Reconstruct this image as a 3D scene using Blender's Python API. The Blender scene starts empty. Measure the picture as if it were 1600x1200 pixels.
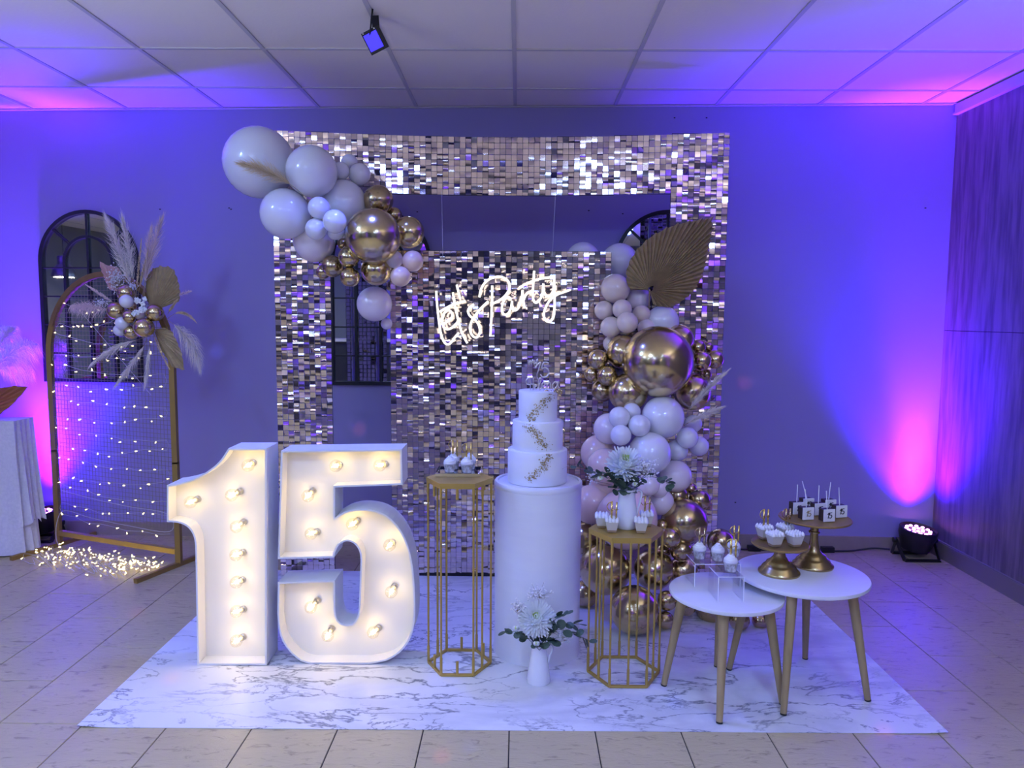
import bpy, math, random
from mathutils import Vector, Matrix
random.seed(7)
R = math.radians
scene = bpy.context.scene
scene.cycles.max_bounces = 6; scene.cycles.diffuse_bounces = 3; scene.cycles.glossy_bounces = 3; scene.cycles.transparent_max_bounces = 14
col = scene.collection
V = Vector

# ------------------------------------------------------------------ camera
FPX = 1147.0; PITCH, YAW, ROLL, EYE = .0904, -.0085, -.007, 1.433
_f = V((math.sin(YAW)*math.cos(PITCH), math.cos(YAW)*math.cos(PITCH), -math.sin(PITCH)))
_r = V((math.cos(YAW), -math.sin(YAW), 0)); _u = _r.cross(_f)
_c, _s = math.cos(ROLL), math.sin(ROLL)
_r, _u = _r*_c-_u*_s, _r*_s+_u*_c
CAM = V((0, 0, EYE))
cd = bpy.data.cameras.new('camera'); cam = bpy.data.objects.new('camera', cd); col.objects.link(cam)
cd.sensor_fit = 'HORIZONTAL'; cd.sensor_width = 36.0; cd.lens = FPX/1600*36.0
cd.clip_start = .05; cd.clip_end = 60
m = Matrix.Identity(4)
for i in range(3):
    m[i][0], m[i][1], m[i][2], m[i][3] = _r[i], _u[i], -_f[i], CAM[i]
cam.matrix_world = m
scene.camera = cam
def ray(px, py): return _f+_r*((px-800)/FPX)-_u*((py-600)/FPX)
def atY(px, py, Y): d = ray(px, py); return CAM+d*(Y/d.y)          # a measured point at depth Y
def atZ(px, py, Z=0.): d = ray(px, py); return CAM+d*((Z-EYE)/d.z)  # a measured point on a level surface
def px2m(n, Y): return n*Y*1.0/FPX

# ------------------------------------------------------------------ world, lights, exposure
w = bpy.data.worlds.new('world'); scene.world = w; w.use_nodes = True
w.node_tree.nodes['Background'].inputs[0].default_value = (.20, .22, .34, 1)
w.node_tree.nodes['Background'].inputs[1].default_value = .0
vs = scene.view_settings
vs.view_transform = 'Standard'; vs.look = 'None'; vs.gamma = 1.0; vs.exposure = 0.02; vs.use_curve_mapping = False

def lamp(name, kind, loc, color, energy, aim=None, **kw):
    l = bpy.data.lights.new(name, kind); l.color = color; l.energy = energy
    for k, v in kw.items(): setattr(l, k, v)
    o = bpy.data.objects.new(name, l); col.objects.link(o); o.location = loc
    if aim is not None:
        o.rotation_euler = (V(aim)-V(loc)).to_track_quat('-Z', 'Y').to_euler()
    return o
COOL = (.205, .40, 1.0)
# uplights in the two corners of the back wall, three more along the room behind the camera
XR_ = 2.575
UPC = (.055, .002, 1.0)
UPLIGHTS = [(2.415, 4.375, .105), (-3.03, 4.575, .100), (XR_-.2, -1.2, .105), (-6.7, 1.6, .105), (-2.6, -3.9, .105)]
for k, (x, y, r_) in enumerate(UPLIGHTS):
    wx, wy = ((.03, .075) if k == 0 else (-.03, .09) if k == 1 else (.12, 0) if k == 2 else (-.12, 0) if k == 3 else (0, -.12))
    lamp('uplight_halo', 'SPOT', (x, y, .20), UPC, 1200 if k < 2 else 1100, aim=(x+wx*.5, y+wy*.5, 1.2), spot_size=R(86), spot_blend=1.0, shadow_soft_size=.07)
    lamp('uplight_core', 'SPOT', (x, y, .20), (.30, .03, 1.0), 600 if k < 2 else 900, aim=(x+wx*1.2, y+wy*1.2, 1.2), spot_size=R(34), spot_blend=1.0, shadow_soft_size=.07)
# blue floodlight on the ceiling, white floodlight left of the picture
lamp('flood_beam', 'SPOT', (-.66, 3.20, 2.48), (.07, .12, 1.0), 95, aim=(-.7, 1.9, 0), spot_size=R(140), spot_blend=.8, shadow_soft_size=.05)
lamp('white_flood_beam', 'AREA', (-2.25, 2.3, 2.56), COOL, 17, aim=(.4, 3.3, .3), shape='SQUARE', size=.22)
# two upward fill lamps out of view, added to brighten ceiling and front floor
FILL_SPOTS = [(-2.45, 1.15), (2.2, 1.0)]
for x, y in FILL_SPOTS: lamp('added_fill_light', 'SPOT', (x, y, 1.80), (.84, .86, 1.0), 66, aim=(x, y, 3), spot_size=R(165), spot_blend=.3, shadow_soft_size=.08)
# red and blue dots of a small party light high behind the camera
DOTS = [(75, 1081, 0), (213, 957, 1), (268, 1060, 1), (95, 1043, 0), (180, 1138, 0), (383, 1110, 0), (735, 1166, 0), (690, 1182, 1), (560, 668, 2), (1055, 1096, 0), (1163, 600, 2), (336, 545, 3), (1382, 1142, 1)]
PARTY = V((-.35, -.55, 2.5))
for px, py, k in DOTS:
    p = atZ(px, py, 0.) if k < 2 else atY(px, py, 4.56)
    lamp('party_dot', 'SPOT', PARTY, (1, .16, .22) if k in (1, 2) else (.08, .14, 1.0), 190 if k in (1, 2) else 330, aim=p, spot_size=R(1.15), spot_blend=1.0, shadow_soft_size=.004)
# cold white panels in the ceiling behind the camera
PANELS = [(-3.9314, .0292+.3), (-1.5314, .0292+.3), (.8686, .0292+.3), (-3.9314, -1.77), (-1.5314, -1.77), (.8686, -1.77)]
for x, y in PANELS:
    lamp('ceiling_panel_light', 'AREA', (x, y, 2.672), COOL, 28, aim=(x, y, 0), shape='SQUARE', size=.56)

# ------------------------------------------------------------------ materials
M = {}
def mat(name, base=(.8, .8, .8), rough=.5, metal=0., emit=None, estr=0., coat=0., bump=None, vary=None, spec=None, sss=0., trans=0.):
    """Principled material; bump = (scale, strength); vary = (scale, amount, second colour, stretch)."""
    ma = bpy.data.materials.new(name); ma.use_nodes = True
    nt = ma.node_tree; b = nt.nodes['Principled BSDF']
    b.inputs['Base Color'].default_value = (*base, 1); b.inputs['Roughness'].default_value = rough
    b.inputs['Metallic'].default_value = metal
    if spec is not None: b.inputs['Specular IOR Level'].default_value = spec
    if coat: b.inputs['Coat Weight'].default_value = coat; b.inputs['Coat Roughness'].default_value = .05
    if trans: b.inputs['Transmission Weight'].default_value = trans
    if sss:
        b.inputs['Subsurface Weight'].default_value = sss; b.inputs['Subsurface Radius'].default_value = (.02, .015, .012)
    if emit: b.inputs['Emission Color'].default_value = (*emit, 1); b.inputs['Emission Strength'].default_value = estr
    tc = nt.nodes.new('ShaderNodeTexCoord')
    if vary:
        mp = nt.nodes.new('ShaderNodeMapping'); n = nt.nodes.new('ShaderNodeTexNoise'); mx = nt.nodes.new('ShaderNodeMix'); mx.data_type = 'RGBA'
        rp = nt.nodes.new('ShaderNodeValToRGB')
        nt.links.new(tc.outputs['Object'], mp.inputs[0]); nt.links.new(mp.outputs[0], n.inputs['Vector'])
        st = vary[3] if len(vary) > 3 else (1, 1, 1)
        mp.inputs['Scale'].default_value = st; n.inputs['Scale'].default_value = vary[0]; n.inputs['Detail'].default_value = 5
        rp.color_ramp.elements[0].position = .38; rp.color_ramp.elements[1].position = .64
        rp.color_ramp.elements[0].color = (0, 0, 0, 1); rp.color_ramp.elements[1].color = (vary[1],)*3+(1,)
        nt.links.new(n.outputs['Fac'], rp.inputs[0]); nt.links.new(rp.outputs[0], mx.inputs[0])
        mx.inputs[6].default_value = (*base, 1); mx.inputs[7].default_value = (*vary[2], 1)
        nt.links.new(mx.outputs[2], b.inputs['Base Color'])
    if bump:
        n2 = nt.nodes.new('ShaderNodeTexNoise'); bp = nt.nodes.new('ShaderNodeBump'); mp2 = nt.nodes.new('ShaderNodeMapping')
        nt.links.new(tc.outputs['Object'], mp2.inputs[0]); nt.links.new(mp2.outputs[0], n2.inputs['Vector'])
        if len(bump) > 2: mp2.inputs['Scale'].default_value = bump[2]
        n2.inputs['Scale'].default_value = bump[0]; n2.inputs['Detail'].default_value = 4
        bp.inputs['Strength'].default_value = bump[1]; bp.inputs['Distance'].default_value = .004
        nt.links.new(n2.outputs['Fac'], bp.inputs['Height']); nt.links.new(bp.outputs[0], b.inputs['Normal'])
    M[name] = ma
    return ma
def clear(name, tint=(1, 1, 1), gloss=.12, rough=.03):
    """Thin clear plastic or glass: lets light through, mirrors at grazing angles."""
    ma = bpy.data.materials.new(name); ma.use_nodes = True; nt = ma.node_tree; nt.nodes.clear()
    o = nt.nodes.new('ShaderNodeOutputMaterial'); mx = nt.nodes.new('ShaderNodeMixShader'); t = nt.nodes.new('ShaderNodeBsdfTransparent')
    g = nt.nodes.new('ShaderNodeBsdfGlossy'); lw = nt.nodes.new('ShaderNodeLayerWeight'); ad = nt.nodes.new('ShaderNodeMath')
    t.inputs[0].default_value = (*tint, 1); g.inputs['Roughness'].default_value = rough; lw.inputs[0].default_value = .12
    ad.operation = 'MULTIPLY_ADD'; ad.inputs[1].default_value = .5; ad.inputs[2].default_value = gloss*.35; ad.use_clamp = True
    nt.links.new(lw.outputs['Facing'], ad.inputs[0])
    nt.links.new(ad.outputs[0], mx.inputs[0]); nt.links.new(t.outputs[0], mx.inputs[1]); nt.links.new(g.outputs[0], mx.inputs[2]); nt.links.new(mx.outputs[0], o.inputs[0])
    M[name] = ma
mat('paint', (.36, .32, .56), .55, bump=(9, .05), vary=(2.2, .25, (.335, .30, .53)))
mat('rear_paint', (.22, .23, .23), .7)
mat('ceiling_tile', (.90, .84, .74), .9, bump=(60, .15))
mat('grid_bar', (.60, .57, .55), .5)
mat('wood_wall', (.24, .185, .20), .5, vary=(6, .85, (.11, .085, .095), (1, 5, .5)), bump=(30, .15, (1, 4, .25)))
mat('baseboard', (.34, .27, .22), .6, vary=(20, .4, (.28, .22, .18)))
mat('trim', (.6, .56, .56), .4)
mat('brown_trim', (.23, .19, .17), .45)
mat('floor_base', (.20, .18, .17), .8)
mat('grout', (.035, .03, .03), .9)
mat('gold_antique', (.46, .35, .15), .27, .9)
mat('gold_satin', (.54, .37, .085), .45, .6, bump=(180, .05))
mat('gold_brown', (.40, .265, .075), .45, .6)
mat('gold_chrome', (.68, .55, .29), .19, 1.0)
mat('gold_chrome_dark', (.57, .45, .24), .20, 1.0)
mat('gold_pick', (.75, .56, .18), .22, 1.0)
mat('balloon_white', (.84, .82, .83), .3, coat=1.0)
mat('balloon_pale', (.86, .74, .73), .28, coat=1.0)
mat('balloon_sand', (.84, .69, .56), .3, coat=1.0)
mat('balloon_nude', (.84, .60, .50), .3, coat=.8)
mat('balloon_peach', (.92, .66, .44), .3, coat=.8)
mat('sequin', (.82, .70, .66), .10, 1.0)
mat('sequin_backing', (.06, .055, .07), .6)
mat('clear_line', (.75, .75, .8), .3)
mat('white_foam', (.82, .80, .76), .55, bump=(40, .15))
mat('sign_face', (.86, .83, .72), .5, bump=(6, .1))
mat('socket_brass', (.6, .55, .45), .3, .9)
mat('filament', (1, .8, .5), .5, emit=(1.0, .80, .42), estr=18)
mat('neon', (1, .95, .85), .5, emit=(1.0, .95, .74), estr=1.7)
mat('fairy', (1, .9, .6), .5, emit=(1.0, .82, .36), estr=2.6)
mat('wire_clear', (.62, .60, .60), .35)
mat('mesh_wire', (.27, .23, .16), .5, .3)
mat('plinth_white', (.80, .80, .82), .5, bump=(14, .25, (.6, .6, 3)), vary=(5, .3, (.72, .72, .76), (1, 1, 4)))
mat('fondant', (.84, .84, .84), .55)
mat('leaf_gold', (.50, .38, .16), .35, .85)
mat('topper_silver', (.80, .76, .70), .30, .9)
mat('tray_mirror', (.82, .84, .86), .03, 1.0)
mat('mirror_glass', (.60, .63, .68), .015, 1.0)
mat('mirror_frame', (.012, .012, .016), .4)
mat('cream', (.86, .85, .82), .6, bump=(50, .3))
mat('pudding', (.74, .70, .58), .5)
mat('biscuit', (.42, .30, .17), .85, bump=(90, .6))
mat('oats', (.34, .31, .26), .8, vary=(70, .9, (.8, .8, .8)), bump=(80, .5))
mat('jug_enamel', (.82, .83, .84), .22, coat=.5)
mat('petal', (.84, .86, .80), .6)
mat('petal_core', (.55, .68, .22), .6)
mat('eucalyptus', (.06, .10, .07), .5, vary=(14, .5, (.10, .15, .10)))
mat('stem_green', (.10, .13, .06), .6)
mat('tiny_bloom', (.85, .83, .82), .6)
mat('stem_dry', (.36, .27, .16), .7)
mat('pampas_white', (.92, .82, .72), .8)
mat('pampas_pink', (.86, .66, .60), .8)
mat('pampas_tan', (.80, .62, .36), .8)
mat('palm_dry', (.46, .34, .17), .65, vary=(30, .5, (.32, .225, .11), (1, 1, 1)))
mat('palm_pink', (.62, .36, .32), .65)
mat('palm_rust', (.45, .15, .07), .65)
mat('wood_leg', (.44, .32, .15), .5, vary=(26, .75, (.29, .21, .10), (1, 1, .12)))
mat('table_stone', (.80, .80, .81), .38, vary=(3, .25, (.68, .68, .71), (1, 3, 1)))
clear('acrylic', (.96, .96, .98), .10)
clear('glass', (.98, .96, .90), .30)
clear('acrylic_side', (.95, .95, .95), .75, .2)
clear('cup_plastic', (.95, .95, .97), .10)
mat('acrylic_edge', (.85, .85, .92), .2, spec=.8)
mat('acrylic_rim', (.9, .88, .8), .25)
mat('chocolate', (.035, .018, .014), .55, bump=(40, .3))
mat('plaque', (.82, .81, .80), .5)
mat('ink', (.012, .010, .010), .35)
mat('numeral_gold', (.40, .31, .16), .35, .7)
mat('stick_white', (.85, .85, .86), .4)
mat('black_plastic', (.008, .008, .010), .4)
mat('led_pink', (.9, .5, .9), .4, emit=(1.0, .34, .92), estr=5.0)
mat('led_blue', (.05, .05, .9), .4, emit=(.05, .03, 1.0), estr=1.3)
mat('steel', (.55, .55, .58), .3, .9)
mat('lace', (.78, .76, .80), .8, bump=(120, .5), vary=(60, .35, (.6, .58, .64)))
mat('ceramic', (.7, .68, .66), .4)
mat('panel_glow', (1, 1, 1), .5, emit=(.55, .68, 1.0), estr=9)
mat('pendant_metal', (.20, .22, .21), .3, .6)
mat('pendant_glow', (1, 1, 1), .5, emit=(1.0, .90, .66), estr=4)
mat('navy_curtain', (.012, .013, .045), .9)
mat('picture_paper', (.55, .56, .53), .7)
mat('dark_counter', (.02, .02, .03), .5)
mat('wall_mark', (.03, .03, .04), .8)

def slate():
    ma = mat('floor_tile', (.60, .50, .27), .25)
    nt = ma.node_tree; b = nt.nodes['Principled BSDF']; tc = nt.nodes.new('ShaderNodeNewGeometry')
    mp = nt.nodes.new('ShaderNodeMapping'); mp.inputs['Rotation'].default_value = (0, 0, R(-28)); mp.inputs['Scale'].default_value = (1, 3.2, 1)
    nt.links.new(tc.outputs['Position'], mp.inputs[0])
    n1 = nt.nodes.new('ShaderNodeTexNoise'); n1.inputs['Scale'].default_value = 13; n1.inputs['Detail'].default_value = 7; n1.inputs['Roughness'].default_value = .62
    n1.inputs['Distortion'].default_value = 1.0
    n2 = nt.nodes.new('ShaderNodeTexNoise'); n2.inputs['Scale'].default_value = 2.4; n2.inputs['Detail'].default_value = 3
    nt.links.new(mp.outputs[0], n1.inputs['Vector']); nt.links.new(tc.outputs['Position'], n2.inputs['Vector'])
    r1 = nt.nodes.new('ShaderNodeValToRGB'); r1.color_ramp.elements[0].position = .30; r1.color_ramp.elements[1].position = .43
    r1.color_ramp.elements[0].color = (.36, .29, .16, 1); r1.color_ramp.elements[1].color = (.59, .49, .265, 1)
    r2 = nt.nodes.new('ShaderNodeValToRGB'); r2.color_ramp.elements[0].color = (.86, .86, .86, 1); r2.color_ramp.elements[1].color = (1.08, 1.06, 1.04, 1)
    nt.links.new(n1.outputs['Fac'], r1.inputs[0]); nt.links.new(n2.outputs['Fac'], r2.inputs[0])
    mx = nt.nodes.new('ShaderNodeMix'); mx.data_type = 'RGBA'; mx.blend_type = 'MULTIPLY'; mx.inputs[0].default_value = 1
    nt.links.new(r1.outputs[0], mx.inputs[6]); nt.links.new(r2.outputs[0], mx.inputs[7]); nt.links.new(mx.outputs[2], b.inputs['Base Color'])
    bp = nt.nodes.new('ShaderNodeBump'); bp.inputs['Strength'].default_value = .8; bp.inputs['Distance'].default_value = .004
    nt.links.new(n1.outputs['Fac'], bp.inputs['Height']); nt.links.new(bp.outputs[0], b.inputs['Normal'])
slate()
def marble():
    ma = mat('marble_vinyl', (.80, .80, .81), .38)
    nt = ma.node_tree; b = nt.nodes['Principled BSDF']; tc = nt.nodes.new('ShaderNodeNewGeometry')
    def veins(scale, width, seed, rot, stretch):
        mp = nt.nodes.new('ShaderNodeMapping'); mp.inputs['Rotation'].default_value = (0, 0, R(rot)); mp.inputs['Location'].default_value = (seed, seed*1.7, 0); mp.inputs['Scale'].default_value = (1, stretch, 1)
        nt.links.new(tc.outputs['Position'], mp.inputs[0])
        n = nt.nodes.new('ShaderNodeTexNoise'); n.inputs['Scale'].default_value = scale; n.inputs['Detail'].default_value = 9; n.inputs['Roughness'].default_value = .58; n.inputs['Distortion'].default_value = .35
        nt.links.new(mp.outputs[0], n.inputs['Vector'])
        s = nt.nodes.new('ShaderNodeMath'); s.operation = 'SUBTRACT'; s.inputs[1].default_value = .5
        a = nt.nodes.new('ShaderNodeMath'); a.operation = 'ABSOLUTE'
        d = nt.nodes.new('ShaderNodeMapRange'); d.inputs['From Min'].default_value = 0; d.inputs['From Max'].default_value = width; d.inputs['To Min'].default_value = 1; d.inputs['To Max'].default_value = 0
        nt.links.new(n.outputs['Fac'], s.inputs[0]); nt.links.new(s.outputs[0], a.inputs[0]); nt.links.new(a.outputs[0], d.inputs['Value'])
        n2 = nt.nodes.new('ShaderNodeTexNoise'); n2.inputs['Scale'].default_value = scale*.9; n2.inputs['Detail'].default_value = 2
        mp2 = nt.nodes.new('ShaderNodeMapping'); mp2.inputs['Location'].default_value = (seed+5, -seed, 2)
        nt.links.new(tc.outputs['Position'], mp2.inputs[0]); nt.links.new(mp2.outputs[0], n2.inputs['Vector'])
        g = nt.nodes.new('ShaderNodeMapRange'); g.inputs['From Min'].default_value = .40; g.inputs['From Max'].default_value = .60
        nt.links.new(n2.outputs['Fac'], g.inputs['Value'])
        m_ = nt.nodes.new('ShaderNodeMath'); m_.operation = 'MULTIPLY'; nt.links.new(d.outputs[0], m_.inputs[0]); nt.links.new(g.outputs[0], m_.inputs[1])
        return m_
    v1 = veins(1.7, .017, 3.1, 6, 2.9); v2 = veins(3.0, .013, 11.3, -20, 2.0); v3 = veins(1.2, .09, 7.7, 5, 2.2)
    ad = nt.nodes.new('ShaderNodeMath'); ad.operation = 'MAXIMUM'; nt.links.new(v1.outputs[0], ad.inputs[0]); nt.links.new(v2.outputs[0], ad.inputs[1])
    sc_ = nt.nodes.new('ShaderNodeMath'); sc_.operation = 'MULTIPLY'; sc_.inputs[1].default_value = .28; nt.links.new(v3.outputs[0], sc_.inputs[0])
    ad2 = nt.nodes.new('ShaderNodeMath'); ad2.operation = 'MAXIMUM'; nt.links.new(ad.outputs[0], ad2.inputs[0]); nt.links.new(sc_.outputs[0], ad2.inputs[1])
    mx = nt.nodes.new('ShaderNodeMix'); mx.data_type = 'RGBA'; nt.links.new(ad2.outputs[0], mx.inputs[0])
    mx.inputs[6].default_value = (.82, .82, .83, 1); mx.inputs[7].default_value = (.17, .18, .22, 1)
    nt.links.new(mx.outputs[2], b.inputs['Base Color'])
marble()

# ------------------------------------------------------------------ mesh helpers
WPOS = {}
class MB:
    def __init__(self): self.v = []; self.f = []
    def add(self, vs, fs, T=None):
        b = len(self.v)
        self.v += [tuple(T @ V(p)) if T else tuple(p) for p in vs]
        self.f += [tuple(i+b for i in f) for f in fs]
        return self
    def box(self, c, s, T=None):
        x, y, z = s[0]/2, s[1]/2, s[2]/2; c = V(c)
        P = [c+V((a*x, b*y, d*z)) for d in (-1, 1) for a, b in ((-1, -1), (1, -1), (1, 1), (-1, 1))]
        return self.add(P, [(3, 2, 1, 0), (4, 5, 6, 7), (0, 1, 5, 4), (1, 2, 6, 5), (2, 3, 7, 6), (3, 0, 4, 7)], T)
    def lathe(self, prof, n=24, T=None, cap=True):
        vs = []; fs = []
        for r, z in prof:
            for k in range(n):
                a = 2*math.pi*k/n; vs.append((r*math.cos(a), r*math.sin(a), z))
        for j in range(len(prof)-1):
            for k in range(n):
                k2 = (k+1) % n; fs.append((j*n+k, j*n+k2, (j+1)*n+k2, (j+1)*n+k))
        if cap:
            fs.append(tuple(range(n-1, -1, -1))); fs.append(tuple((len(prof)-1)*n+k for k in range(n)))
        return self.add(vs, fs, T)
    def tube(self, path, r, n=8, closed=False, cap=True):
        path = [V(p) for p in path]; N = len(path); vs = []; fs = []; prev = None
        for i, p in enumerate(path):
            if closed: t = path[(i+1) % N]-path[i-1]
            else: t = path[min(i+1, N-1)]-path[max(i-1, 0)]
            if t.length < 1e-9: t = V((0, 0, 1))
            t.normalize()
            if prev is None:
                a = V((0, 0, 1)) if abs(t.z) < .9 else V((1, 0, 0)); u = t.cross(a).normalized()
            else:
                u = prev-t*prev.dot(t)
                u = u.normalized() if u.length > 1e-6 else t.orthogonal().normalized()
            prev = u; w_ = t.cross(u)
            rr = r[i] if isinstance(r, (list, tuple)) else r
            for k in range(n):
                a = 2*math.pi*k/n; vs.append(p+u*(rr*math.cos(a))+w_*(rr*math.sin(a)))
        for i in range(N if closed else N-1):
            j = (i+1) % N
            for k in range(n):
                k2 = (k+1) % n; fs.append((i*n+k, i*n+k2, j*n+k2, j*n+k))
        if cap and not closed:
            fs.append(tuple(range(n-1, -1, -1))); fs.append(tuple((N-1)*n+k for k in range(n)))
        return self.add(vs, fs)
    def bar(self, p0, p1, wx, wz):
        """Rectangular bar between two points."""
        p0, p1 = V(p0), V(p1); t = (p1-p0).normalized(); a = V((0, 0, 1)) if abs(t.z) < .9 else V((0, 1, 0))
        u = t.cross(a).normalized()*(wx/2); q = u.cross(t).normalized()*(wz/2)
        P = [p0-u-q, p0+u-q, p0+u+q, p0-u+q, p1-u-q, p1+u-q, p1+u+q, p1-u+q]
        return self.add(P, [(3, 2, 1, 0), (4, 5, 6, 7), (0, 1, 5, 4), (1, 2, 6, 5), (2, 3, 7, 6), (3, 0, 4, 7)])
    def ball(self, c, r, nu=12, nv=8, sc=(1, 1, 1)):
        prof = [(max(1e-4, math.sin(math.pi*j/nv)), -math.cos(math.pi*j/nv)) for j in range(nv+1)]
        return self.lathe(prof, nu, Matrix.Translation(V(c)) @ Matrix.Diagonal((r*sc[0], r*sc[1], r*sc[2], 1)), cap=False)
    def prism(self, pts, y0, y1):
        """Outline of (x, z) extruded along y."""
        n = len(pts)
        vs = [(x, y0, z) for x, z in pts]+[(x, y1, z) for x, z in pts]
        fs = [tuple(range(n)), tuple(range(2*n-1, n-1, -1))]+[(k, n+k, n+(k+1) % n, (k+1) % n) for k in range(n)]
        return self.add(vs, fs)
    def ring(self, outer, inner, y0, y1):
        """Hollow wall between two outlines of equal length."""
        n = len(outer); vs = [(x, y, z) for y in (y0, y1) for o in (outer, inner) for x, z in o]; fs = []
        for k in range(n):
            j = (k+1) % n
            fs += [(k, j, n+j, n+k), (2*n+k, 3*n+k, 3*n+j, 2*n+j), (k, 2*n+k, 2*n+j, j), (n+k, n+j, 3*n+j, 3*n+k)]
        return self.add(vs, fs)
def build(name, mb, material, parent=None, smooth=False, kind=None, label=None, cat=None, group=None, sharp=None):
    if parent is not None: org = WPOS[parent]
    else:
        lo = [min(p[i] for p in mb.v) for i in range(3)]; hi = [max(p[i] for p in mb.v) for i in range(3)]
        org = V(((lo[0]+hi[0])/2, (lo[1]+hi[1])/2, lo[2]))
    me = bpy.data.meshes.new(name)
    me.from_pydata([(p[0]-org.x, p[1]-org.y, p[2]-org.z) for p in mb.v], [], mb.f)
    me.materials.append(M[material])
    if smooth:
        me.polygons.foreach_set('use_smooth', [True]*len(me.polygons))
        if sharp: me.set_sharp_from_angle(angle=R(sharp))
    me.update()
    o = bpy.data.objects.new(name, me); col.objects.link(o)
    if parent is not None: o.parent = parent; WPOS[o] = org
    else: o.location = org; WPOS[o] = org.copy()
    tag(o, label, cat, group, kind)
    return o
def tag(o, label=None, cat=None, group=None, kind=None):
    if label: o['label'] = label
    if cat: o['category'] = cat
    if group: o['group'] = group
    if kind: o['kind'] = kind
    return o
def thing(name, label, cat, loc=(0, 0, 0), group=None):
    o = bpy.data.objects.new(name, None); col.objects.link(o); o.location = loc; o.empty_display_size = .05
    WPOS[o] = V(loc); return tag(o, label, cat, group)
def inst(name, mesh, parent=None, loc=(0, 0, 0), rot=None, scale=None):
    o = bpy.data.objects.new(name, mesh); col.objects.link(o); o.location = loc
    if parent is not None: o.parent = parent
    if rot is not None: o.rotation_euler = rot
    if scale is not None: o.scale = scale
    return o
def copy_tree(o, parent=None):
    c = o.copy(); col.objects.link(c); c.parent = parent
    for ch in list(o.children): copy_tree(ch, c)
    return c
def struct(name, mb, material, **k): return build(name, mb, material, kind='structure', **k)
def crom(pts, n=6, closed=False):
    """Smooth curve through points of any dimension."""
    P = [V(p) for p in pts]; N = len(P); out = []
    for i in range(N if closed else N-1):
        p0 = P[i-1] if (i > 0 or closed) else P[0]; p1 = P[i]; p2 = P[(i+1) % N]; p3 = P[(i+2) % N] if (closed or i+2 < N) else P[-1]
        for k in range(n):
            t = k/n
            out.append(.5*((2*p1)+(p2-p0)*t+(2*p0-5*p1+4*p2-p3)*t*t+(3*p1-p0-3*p2+p3)*t**3))
    if not closed: out.append(P[-1])
    return out
def offset(pts, d):
    """Move a closed (x, z) outline inwards by d (outline runs clockwise or not)."""
    n = len(pts); A = sum(pts[i][0]*pts[(i+1) % n][1]-pts[(i+1) % n][0]*pts[i][1] for i in range(n)); s = 1 if A > 0 else -1
    out = []
    for i in range(n):
        p, a, b = V(pts[i]), V(pts[i-1]), V(pts[(i+1) % n])
        t1 = (p-a).normalized(); t2 = (b-p).normalized()
        n1 = V((-t1.y, t1.x))*s; n2 = V((-t2.y, t2.x))*s; nn = (n1+n2)
        nn = nn/max(.35, nn.length_squared)*2 if nn.length > 1e-6 else n1
        q = p+nn*d; out.append((q.x, q.y))
    return out
def rnd(a, b): return random.uniform(a, b)

# ================================================================== THE ROOM
CEIL = 2.70
def wallY(x): return 4.577-.0374*x
XR, XL, YB = 2.575, -7.0, -4.2
def quadbox(p, t):  # a slab from four corner points, thickness vector t
    t = V(t); P = [V(q) for q in p]; mb = MB(); mb.add(P+[q+t for q in P], [(0, 1, 2, 3), (7, 6, 5, 4), (0, 4, 5, 1), (1, 5, 6, 2), (2, 6, 7, 3), (3, 7, 4, 0)]); return mb
wall_back = struct('wall_back', quadbox([(XL, wallY(XL), 0), (XR+.1, wallY(XR+.1), 0), (XR+.1, wallY(XR+.1), 2.8), (XL, wallY(XL), 2.8)], (0, .1, 0)), 'paint')
for px, py in ((361, 327), (358, 325), (652, 331), (920, 329), (973, 334), (1054, 184), (1104, 184), (1149, 785), (1446, 325), (250, 327)):
    p = atY(px, py, 4.5); p = atY(px, py, wallY(p.x)); p = atY(px, py, wallY(p.x)-.002)
    build('wall_mark', MB().box(p, (.010, .003, .006)), 'wall_mark', wall_back)
wall_right = struct('wall_right', quadbox([(XR+.02, wallY(XR), 0), (XR+.02, YB, 0), (XR+.02, YB, 2.8), (XR+.02, wallY(XR), 2.8)], (.1, 0, 0)), 'grout')
zs = atY(1540, 519, 3.95).z
for k in range(7):
    y1 = wallY(XR)-.002-k*1.22; y0 = max(YB, y1-1.217)
    for z0, z1 in ((.0, zs-.0015), (zs+.0015, CEIL-.004)):
        build('wall_panel', MB().box((XR+.01, (y0+y1)/2, (z0+z1)/2), (.02, y1-y0, z1-z0)), 'wood_wall', wall_right)
wall_left = struct('wall_left', quadbox([(XL, YB, 0), (XL, wallY(XL), 0), (XL, wallY(XL), 2.8), (XL, YB, 2.8)], (-.1, 0, 0)), 'rear_paint')
wall_rear = struct('wall_rear', quadbox([(XR+.1, YB, 0), (XL, YB, 0), (XL, YB, 2.8), (XR+.1, YB, 2.8)], (0, -.1, 0)), 'rear_paint')
bb = MB(); bb.add([(XL, wallY(XL), 0), (XR, wallY(XR), 0), (XR, wallY(XR), .088), (XL, wallY(XL), .088), (XL, wallY(XL)-.012, 0), (XR, wallY(XR)-.012, 0), (XR, wallY(XR)-.012, .086), (XL, wallY(XL)-.012, .086)],
                  [(4, 5, 6, 7), (7, 6, 2, 3), (0, 1, 5, 4), (0, 4, 7, 3), (1, 2, 6, 5)])
struct('baseboard_back', bb, 'baseboard')
br = MB().box((XR-.008, (YB+wallY(XR))/2-.01, .048), (.016, wallY(XR)-YB-.03, .096))
br.box((XR-.006, (YB+wallY(XR))/2-.01, .099), (.012, wallY(XR)-YB-.03, .006))
struct('baseboard_right', br, 'brown_trim')
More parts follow.
